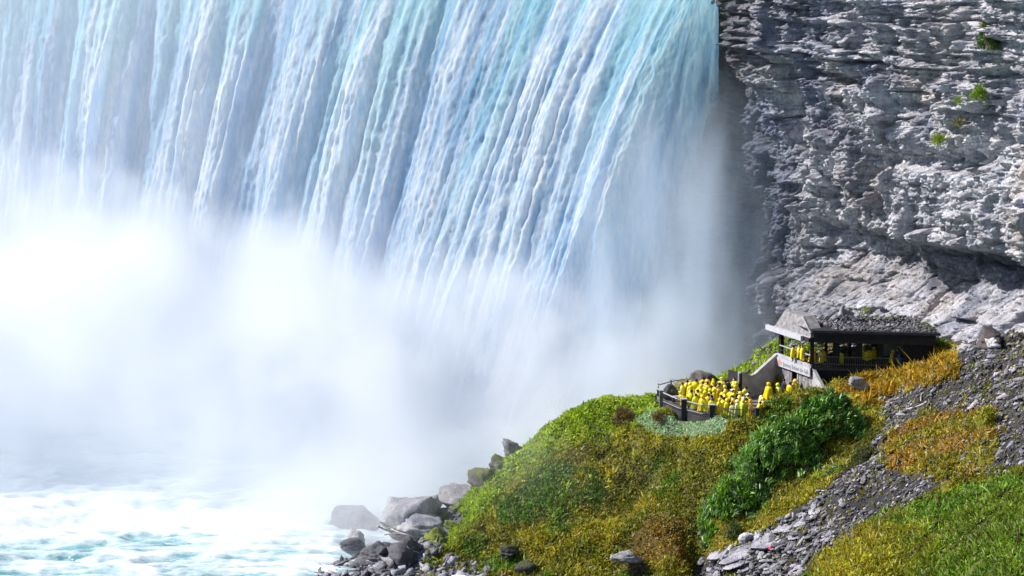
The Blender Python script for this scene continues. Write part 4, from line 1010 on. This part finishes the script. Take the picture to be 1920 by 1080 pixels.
def body_mesh(pose):
    # joints: x right, y forward
    J = {'pel': (0,0,.93,.15), 'wai': (0,.0,1.10,.135), 'che': (0,.0,1.30,.165), 'nek': (0,.0,1.47,.062), 'hd0': (0,.015,1.56,.082), 'hd1': (0,.01,1.66,.100), 'hd2': (0,.0,1.72,.07)}
    if pose == 'lean':
        for k_ in ('wai','che','nek','hd0','hd1','hd2'):
            x, y, z, r = J[k_]; d = z-.93; J[k_] = (x, y+d*.42, z-d*.10, r)
    E = [('pel','wai'),('wai','che'),('che','nek'),('nek','hd0'),('hd0','hd1'),('hd1','hd2')]
    cx = J['che']
    for s, n in ((-1, 'l'), (1, 'r')):
        st = .09 if pose == 'walk' else 0
        J['hip'+n] = (s*.10,0,.86,.11); J['kne'+n] = (s*.11,.03+s*st,.48,.068); J['ank'+n] = (s*.12,-.02+s*st*1.6,.09,.042); J['toe'+n] = (s*.13,.15+s*st*1.6,.04,.035)
        J['sho'+n] = (s*.19,cx[1],cx[2]+.08,.068)
        if pose in ('stand', 'walk'): el, wr, hn = (s*.25,cx[1]-.03-s*st,1.10,.045), (s*.24,cx[1]+.07-s*st,.87,.032), (s*.235,cx[1]+.09-s*st,.79,.036)
        elif pose == 'photo': el, wr, hn = (s*.27,cx[1]+.16,1.24,.045), (s*.12,cx[1]+.32,1.47,.032), (s*.06,cx[1]+.34,1.54,.036)
        elif pose == 'cross': el, wr, hn = (s*.27,cx[1]+.06,1.14,.045), (s*.04,cx[1]+.24,1.18,.034), (s*-.06,cx[1]+.23,1.20,.036)
        else: el, wr, hn = (s*.24,cx[1]+.14,1.13,.045), (s*.18,cx[1]+.34,1.06,.032), (s*.17,cx[1]+.42,1.05,.036)
        J['elb'+n], J['wri'+n], J['han'+n] = el, wr, hn
        E += [('pel','hip'+n),('hip'+n,'kne'+n),('kne'+n,'ank'+n),('ank'+n,'toe'+n),('che','sho'+n),('sho'+n,'elb'+n),('elb'+n,'wri'+n),('wri'+n,'han'+n)]
        for f in range(4):   # fingers
            J[f'f{f}'+n] = (hn[0]+s*(f-1.5)*.016, hn[1]+.03, hn[2]-.07 if pose in ('stand','walk') else hn[2]+.05-.02*f, .010); E.append(('han'+n, f'f{f}'+n))
        J['th'+n] = (hn[0]-s*.035, hn[1]+.03, hn[2]-.03, .011); E.append(('han'+n, 'th'+n))
    J['nose'] = (0, J['hd0'][1]+.105, J['hd0'][2]+.045, .018); E.append(('hd0', 'nose'))
    ks = list(J); me = bpy.data.meshes.new('b'); me.from_pydata([J[k_][:3] for k_ in ks], [(ks.index(a), ks.index(b)) for a, b in E], [])
    o = bpy.data.objects.new('b', me); COL.objects.link(o); m = o.modifiers.new('s', 'SKIN'); o.modifiers.new('d', 'SUBSURF').levels = 1
    for i, k_ in enumerate(ks): me.skin_vertices[0].data[i].radius = (J[k_][3], J[k_][3])
    me.skin_vertices[0].data[0].use_root = True
    bpy.context.view_layer.update(); dg = bpy.context.evaluated_depsgraph_get()
    out = bpy.data.meshes.new_from_object(o.evaluated_get(dg)); bpy.data.objects.remove(o); out.name = 'person_body'
    out.materials.clear(); out.materials.append(M_SKIN); out.materials.append(M_TROU)
    for p in out.polygons:
        p.use_smooth = True; p.material_index = 1 if p.center.z < (1.0 if pose != 'stand' else .95) and abs(p.center.x) < .205 else 0
    return out, J
def poncho_mesh(pose, seed):
    rng = np.random.default_rng(seed); na, nr = 26, 14; V = []
    sh = {'stand': .27, 'walk': .27, 'photo': .31, 'cross': .33, 'lean': .29, 'flare': .30}[pose]; hem = {'stand': .42, 'walk': .5, 'photo': .55, 'cross': .48, 'lean': .55, 'flare': .5}[pose]
    ph = rng.uniform(0, 6, 4)
    for i in range(nr):
        t = i/(nr-1); z = 1.50*(1-t)+hem*t
        if t < .18: rr = .085+(sh-.085)*(t/.18)**.55
        else: rr = sh+(.06 if pose != 'flare' else .14)*(t-.18)
        ry = rr*.72 if t > .1 else rr*.85
        fwd = 0
        if pose == 'lean': fwd = max(0, (z-.93))*.42; z -= max(0, z-.93)*.10
        if pose == 'photo' : fwd = .10*math.exp(-((z-1.33)/.18)**2)
        if pose == 'cross': fwd = .10*math.exp(-((z-1.18)/.14)**2)
        for a in range(na):
            an = a/na*2*math.pi; fold = 1+(.035+.13*t)*(math.sin(an*5+ph[0]+t*2)+.6*math.sin(an*9+ph[1]))
            x = rr*fold*math.cos(an); y = ry*fold*math.sin(an)+fwd*(1 if pose == 'lean' else max(0, math.sin(an)))
            if pose == 'photo': x *= 1+.15*math.exp(-((z-1.22)/.15)**2)
            if pose == 'flare': x += .35*t*t*max(0, math.cos(an)); 
            V.append((x, y, z+.05*t*math.sin(an*2+ph[2])))
    F_ = [(i*na+a, i*na+(a+1) % na, (i+1)*na+(a+1) % na, (i+1)*na+a) for i in range(nr-1) for a in range(na)]
    me = bpy.data.meshes.new('poncho'); me.from_pydata(V, [], F_); me.materials.append(PM['yellow'])
    for p in me.polygons: p.use_smooth = True
    return me
def dome_mesh(name, r, zlo, face, peak=0):
    V = []; na, nr = 16, 8
    for i in range(nr):
        th = i/(nr-1)*(math.pi/2+zlo)
        for a in range(na):
            an = a/na*2*math.pi; s = math.sin(th); y = s*math.sin(an); x = s*math.cos(an); z = math.cos(th)
            if face and y > .55 and z < .6: y = .55+(y-.55)*.1
            V.append((x*r, y*r*1.12, z*r*1.05))
    F_ = [(i*na+a, (i+1)*na+a, (i+1)*na+(a+1) % na, i*na+(a+1) % na) for i in range(nr-1) for a in range(na) if not (face and i >= 3 and 2 <= a <= 5)]
    if peak:
        b = len(V); V += [(-.08, r*.8, .03), (.08, r*.8, .03), (.06, r*1.8, .0), (-.06, r*1.8, .0)]; F_.append((b, b+1, b+2, b+3))
    me = bpy.data.meshes.new(name); me.from_pydata(V, [], F_)
    for p in me.polygons: p.use_smooth = True
    return me
PLAT_IN = [((x-_pc[0])*.93+_pc[0], (y-_pc[1])*.93+_pc[1]) for x, y in PLAT]
POSES = {p: body_mesh(p) for p in ('stand', 'walk', 'photo', 'cross', 'lean')}
PONCHO = {p: [poncho_mesh(p, i*5+j) for j in range(3)] for i, p in enumerate(('stand', 'walk', 'photo', 'cross', 'lean', 'flare'))}
HOOD = dome_mesh('hood', .158, .62, True); HOOD.materials.append(PM['yellow'])
CAP = dome_mesh('cap', .118, .0, False, 1); CAP.materials.append(CM['dark'])
HAIR = dome_mesh('hair', .116, .55, True); HAIR.materials.append(M_HAIR)
def person(x, y, z, hgt, rz, pose, colr, head, label, group, v=0):
    bp = 'stand' if pose == 'flare' else pose; me, J = POSES[bp]
    o = bpy.data.objects.new('person', me); COL.objects.link(o); o.location = (x, y, z); k_ = [1.0, 1.16, .94, 1.24, 1.08][v % 5]; o.rotation_euler = (R([0, 5, -2, 8, 2, -4, 11][v % 7]) if pose != 'lean' else 0, R([0, -4, 3, 5, -2][(v*3) % 5]), rz); o.scale = (hgt/1.78*1.04*k_, hgt/1.78*1.04*k_, hgt/1.78); tag(o, label, 'person', group)
    def child(name, m, mat, loc=(0, 0, 0)):
        c = bpy.data.objects.new(name, m); COL.objects.link(c); c.parent = o; c.location = loc; c.material_slots[0].link = 'OBJECT'; c.material_slots[0].material = mat; return c
    child('jacket' if colr == 'dark' else 'poncho', PONCHO[pose][v % 3], PM[colr])
    h = J['hd1']
    if head == 'hood': child('hood', HOOD, PM[colr], (h[0], h[1]-.005, h[2]+.0))
    elif head == 'hair': child('hair', HAIR, M_HAIR, (h[0], h[1]-.012, h[2]+.0))
    else: child('cap', CAP, CM[head], (h[0], h[1], h[2]+.015)); child('hair', HAIR, M_HAIR, (h[0], h[1]-.018, h[2]-.012))
    return o
W_, N_, E_, S_ = R(90), 0, R(-90), R(180)    # headings; a person faces local +y
CROWD = [
 (1288,711,1.85,60,'stand','yellow','purple','tall person in bright yellow poncho and purple cap, standing apart near the bench'),
 (1271,733,1.70,120,'lean','yellow','hood','person in yellow poncho bending over the left end of the front rail'),
 (1281,716,1.70,80,'stand','lime','hair','person half hidden behind the tall one with the purple cap'),
 (1302,709,1.70,50,'photo','yellow','dark','person with dark cap taking a photo by the smooth brown boulder'),
 (1316,706,1.72,20,'stand','yellow','hair','person in yellow poncho in the back row, before the top of the brown boulder'),
 (1330,706,1.75,70,'stand','yellow','dark','back row person with open yellow poncho right of the brown boulder top'),
 (1307,720,1.68,60,'cross','lime','hood','hooded person with folded arms in the second row, left part of the crowd'),
 (1339,714,1.72,40,'stand','yellow','hood','hooded person in bright yellow turned away beside the tall back row figure'),
 (1351,708,1.75,150,'cross','lime','hood','hooded person in lime yellow with bent arms at the back of the crowd'),
 (1379,708,1.80,130,'cross','lime','hair','dark haired person with folded arms standing by the end of the retaining wall'),
 (1322,725,1.60,20,'stand','yellow','hood','shorter hooded person in the middle of the left crowd'),
 (1308,731,1.65,100,'photo','lime','dark','person in lime poncho lifting a camera, behind the orange one at the rail'),
 (1342,729,1.75,30,'stand','yellow','hood','person in long yellow poncho wrapped close in the middle of the crowd'),
 (1349,724,1.65,200,'stand','orange','hair','dark haired person facing the camera in the centre of the crowd'),
 (1354,729,1.68,-40,'walk','lime','hair','person in lime poncho leaning right in the crowd centre'),
 (1362,722,1.70,-60,'stand','yellow','hood','hooded person turned right behind the crowd centre'),
 (1373,730,1.75,60,'stand','yellow','white','person with a white cap in a long yellow poncho, crowd centre right'),
 (1321,740,1.70,-20,'flare','yellow','hood','hooded person with poncho billowing to the right near the front rail'),
 (1305,745,1.70,30,'stand','orange','hood','person in orange yellow hooded poncho at the front rail, left of the middle'),
 (1314,742,1.65,10,'stand','yellow','hair','person squeezed behind the orange poncho at the front rail'),
 (1332,748,1.70,160,'lean','lime','purple','broad person in lime poncho and purple cap leaning on the front rail'),
 (1352,741,1.75,80,'stand','orange','dark','person with dark cap in shade beside the right front pier'),
 (1365,747,1.72,20,'stand','yellow','hood','person in long yellow poncho right of the right front pier'),
 (1377,756,1.45,10,'stand','pale','hair','child in pale poncho at the rail in the right part of the crowd'),
 (1388,744,1.75,60,'stand','yellow','white','person in long yellow poncho and white cap at the right end of the rail'),
 (1395,749,1.70,-10,'stand','lime','hood','hooded person with a dark green back panel right of the white capped one'),
 (1399,762,1.60,40,'stand','pale','hood','pale hooded person standing half in the grass at the right end of the rail'),
 (1396,733,1.68,90,'photo','yellow','hair','person with raised yellow arms near the end of the crowd'),
 (1403,738,1.72,30,'stand','yellow','white','person with white cap behind the end of the crowd'),
 (1409,752,1.65,100,'stand','orange','hood','stooping hooded person last in the crowd towards the steps'),
 (1427,735,1.70,-80,'walk','pale','dark','person with dark cap walking alone towards the doorway'),
 (1420,752,1.55,60,'stand','yellow','hair','dark haired person half hidden in grass below the walking one'),
 (1432,749,1.60,-100,'walk','yellow','hood','hooded person half hidden in grass in front of the retaining wall'),
 (1443,717,1.75,100,'flare','yellow','hood','person with widely flared yellow poncho before the concrete retaining wall'),
 (1464,717,1.72,-70,'walk','lime','hood','hunched person in lime poncho next to one dressed in black'),
 (1470,710,1.80,-60,'stand','dark','hair','person dressed in black walking towards the doorway'),
 (1481,715,1.65,-40,'stand','yellow','hair','dark haired person in yellow poncho left of the doorway'),
 (1487,714,1.68,150,'photo','yellow','hood','hooded person with lifted arms in front of the doorway'),
 (1492,710,1.72,0,'stand','orange','hood','person in orange yellow poncho against the pale door frame'),
 (1358,713,1.70,60,'stand','dark','dark','person in dark coat at the back, right of the lime hooded one'),
 (1366,712,1.65,30,'stand','dark','hair','dark haired person in dark coat in the back row near the rubble'),
 (1370,738,1.60,0,'stand','dark','hair','person in dark coat between two long yellow ponchos'),
 (1334,734,1.60,70,'stand','dark','hair','dark haired person between the crowd centre and the lime one at the rail'),
 (1385,728,1.70,40,'stand','dark','dark','person in dark coat below the one with folded arms'),
 (1296,724,1.70,70,'stand','yellow','hood','hooded person between the tall purple capped one and the folded arms one'),
 (1298,737,1.66,40,'walk','lime','hair','dark haired person in lime just above the front rail at the left'),
 (1326,716,1.74,110,'photo','yellow','hair','person raising a phone in the third row behind the shorter hooded one'),
 (1337,722,1.70,60,'stand','lime','dark','person with dark cap in lime poncho in the middle of the back rows'),
 (1346,715,1.72,30,'stand','yellow','hair','dark haired person in yellow poncho left of the lime hooded one with bent arms'),
 (1359,733,1.70,80,'stand','yellow','hood','hooded person directly behind the long poncho near the right front pier'),
 (1368,728,1.74,20,'flare','yellow','hair','person whose poncho blows out sideways in the crowd centre right'),
 (1388,735,1.68,60,'stand','yellow','hood','hooded person behind the white capped one at the right end of the rail'),
 (1291,730,1.72,90,'cross','yellow','dark','person with dark cap and folded arms right below the tall purple capped one'),
 (1380,745,1.65,60,'stand','green','hair','person in dark green poncho hidden behind the long yellow ponchos'),
]
for _x, _y, _h, _d, _p, _c, _hd, _l in [
 (1294,718,1.68,40,'stand','yellow','hood','hooded person just right of the tall purple capped one'),
 (1311,714,1.66,70,'cross','yellow','hair','dark haired person with folded arms behind the second row at the left'),
 (1323,712,1.70,20,'walk','orange','hood','orange hooded person before the brown boulder, second row'),
 (1334,710,1.64,90,'stand','yellow','hood','short hooded person wedged behind the back row middle'),
 (1343,720,1.66,50,'photo','lime','hair','person in lime holding up a phone in the back middle rows'),
 (1317,731,1.62,30,'lean','yellow','hood','hooded person stooping in the middle of the left crowd'),
 (1330,729,1.70,60,'stand','lime','hood','lime hooded person in the very middle of the crowd'),
 (1326,738,1.66,10,'walk','yellow','dark','person with dark cap above the billowing poncho at the rail'),
 (1346,745,1.64,40,'stand','yellow','hood','hooded person between the lime one leaning and the shaded orange one'),
 (1358,744,1.66,0,'cross','lime','hair','person in lime with folded arms behind the right front pier'),
 (1375,722,1.70,60,'stand','yellow','hood','hooded person below the folded arms one near the wall'),
 (1382,716,1.70,80,'walk','yellow','hood','hooded person close to the dark end of the retaining wall'),
 (1393,723,1.66,40,'stand','lime','hair','person in lime in front of the dark end of the retaining wall'),
 (1377,737,1.68,30,'stand','yellow','hood','hooded person between two white capped people'),
 (1402,746,1.62,50,'stand','yellow','dark','person with dark cap at the right tail of the crowd'),
 (1370,746,1.64,20,'stand','orange','hood','orange hooded person between the long poncho and the pale child')]:
    CROWD.append((_x, _y, _h, _d, _p, _c, _hd, _l))
for i, (px, py, hg, hd, pose, colr, head, label) in enumerate(CROWD):
    hg *= 1.12; x, y, _ = PZ(px, py, FL+hg)
    for _k in range(40):
        if px > 1412 or inpoly(np.array([x]), np.array([y]), PLAT_IN)[0]: break
        x += (18.8-x)*.03; y += (218.8-y)*.03
    g = float(tz(x, y)); zf = FL if (inpoly(np.array([x]), np.array([y]), PLAT)[0] or px < 1415) else max(FL+.0, g)
    person(x, y, zf, hg, R(hd), pose, colr, head, label, 'visitors in ponchos on the terrace', i)
for i, (px, py, dy, hd, pose, colr, head, label) in enumerate([
 (1487,647,2.2,60,'stand','yellow','dark','person in yellow poncho inside the shelter at the rear of the end opening'),
 (1496,646,2.2,80,'stand','yellow','hood','hooded person in the middle of the shelter end opening'),
 (1505,646,1.4,100,'stand','yellow','hair','dark haired person nearest the front post in the shelter end opening'),
 (1523,655,.9,20,'stand','orange','hood','hooded person in the first shelter bay beside the corner post'),
 (1538,656,.8,0,'stand','yellow','dark','stout person in dull yellow poncho right of the first shelter bay'),
 (1545,654,1.1,10,'stand','orange','hair','person beside the second post of the shelter'),
 (1574,656,.9,0,'stand','lime','hair','shaded person in the second shelter bay'),
 (1620,652,2.6,30,'stand','yellow','hood','hooded person at the left of the third shelter bay'),
 (1630,652,2.2,10,'cross','yellow','dark','person in yellow poncho in the middle of the third shelter bay'),
 (1639,657,2.6,40,'stand','orange','hood','shorter person at the right of the third shelter bay'),
 (1679,649,.9,70,'photo','dark','hair','dark clothed person in the fourth shelter bay before the grey panel'),
 (1672,660,1.2,70,'stand','yellow','hood','person in yellow bending beside the dark clothed one in the fourth bay'),
 (1688,657,.8,60,'stand','blue','hair','person in blue poncho at the right of the fourth shelter bay')]):
    yy = (B.lerp(C_, (px-1517)/238)).y+dy; x, y, z = P(px, py, yy); person(x, y, SF, max(1.5, min(1.8, z-SF)), R(hd), pose, colr, head, label, 'visitors inside the shelter', i)
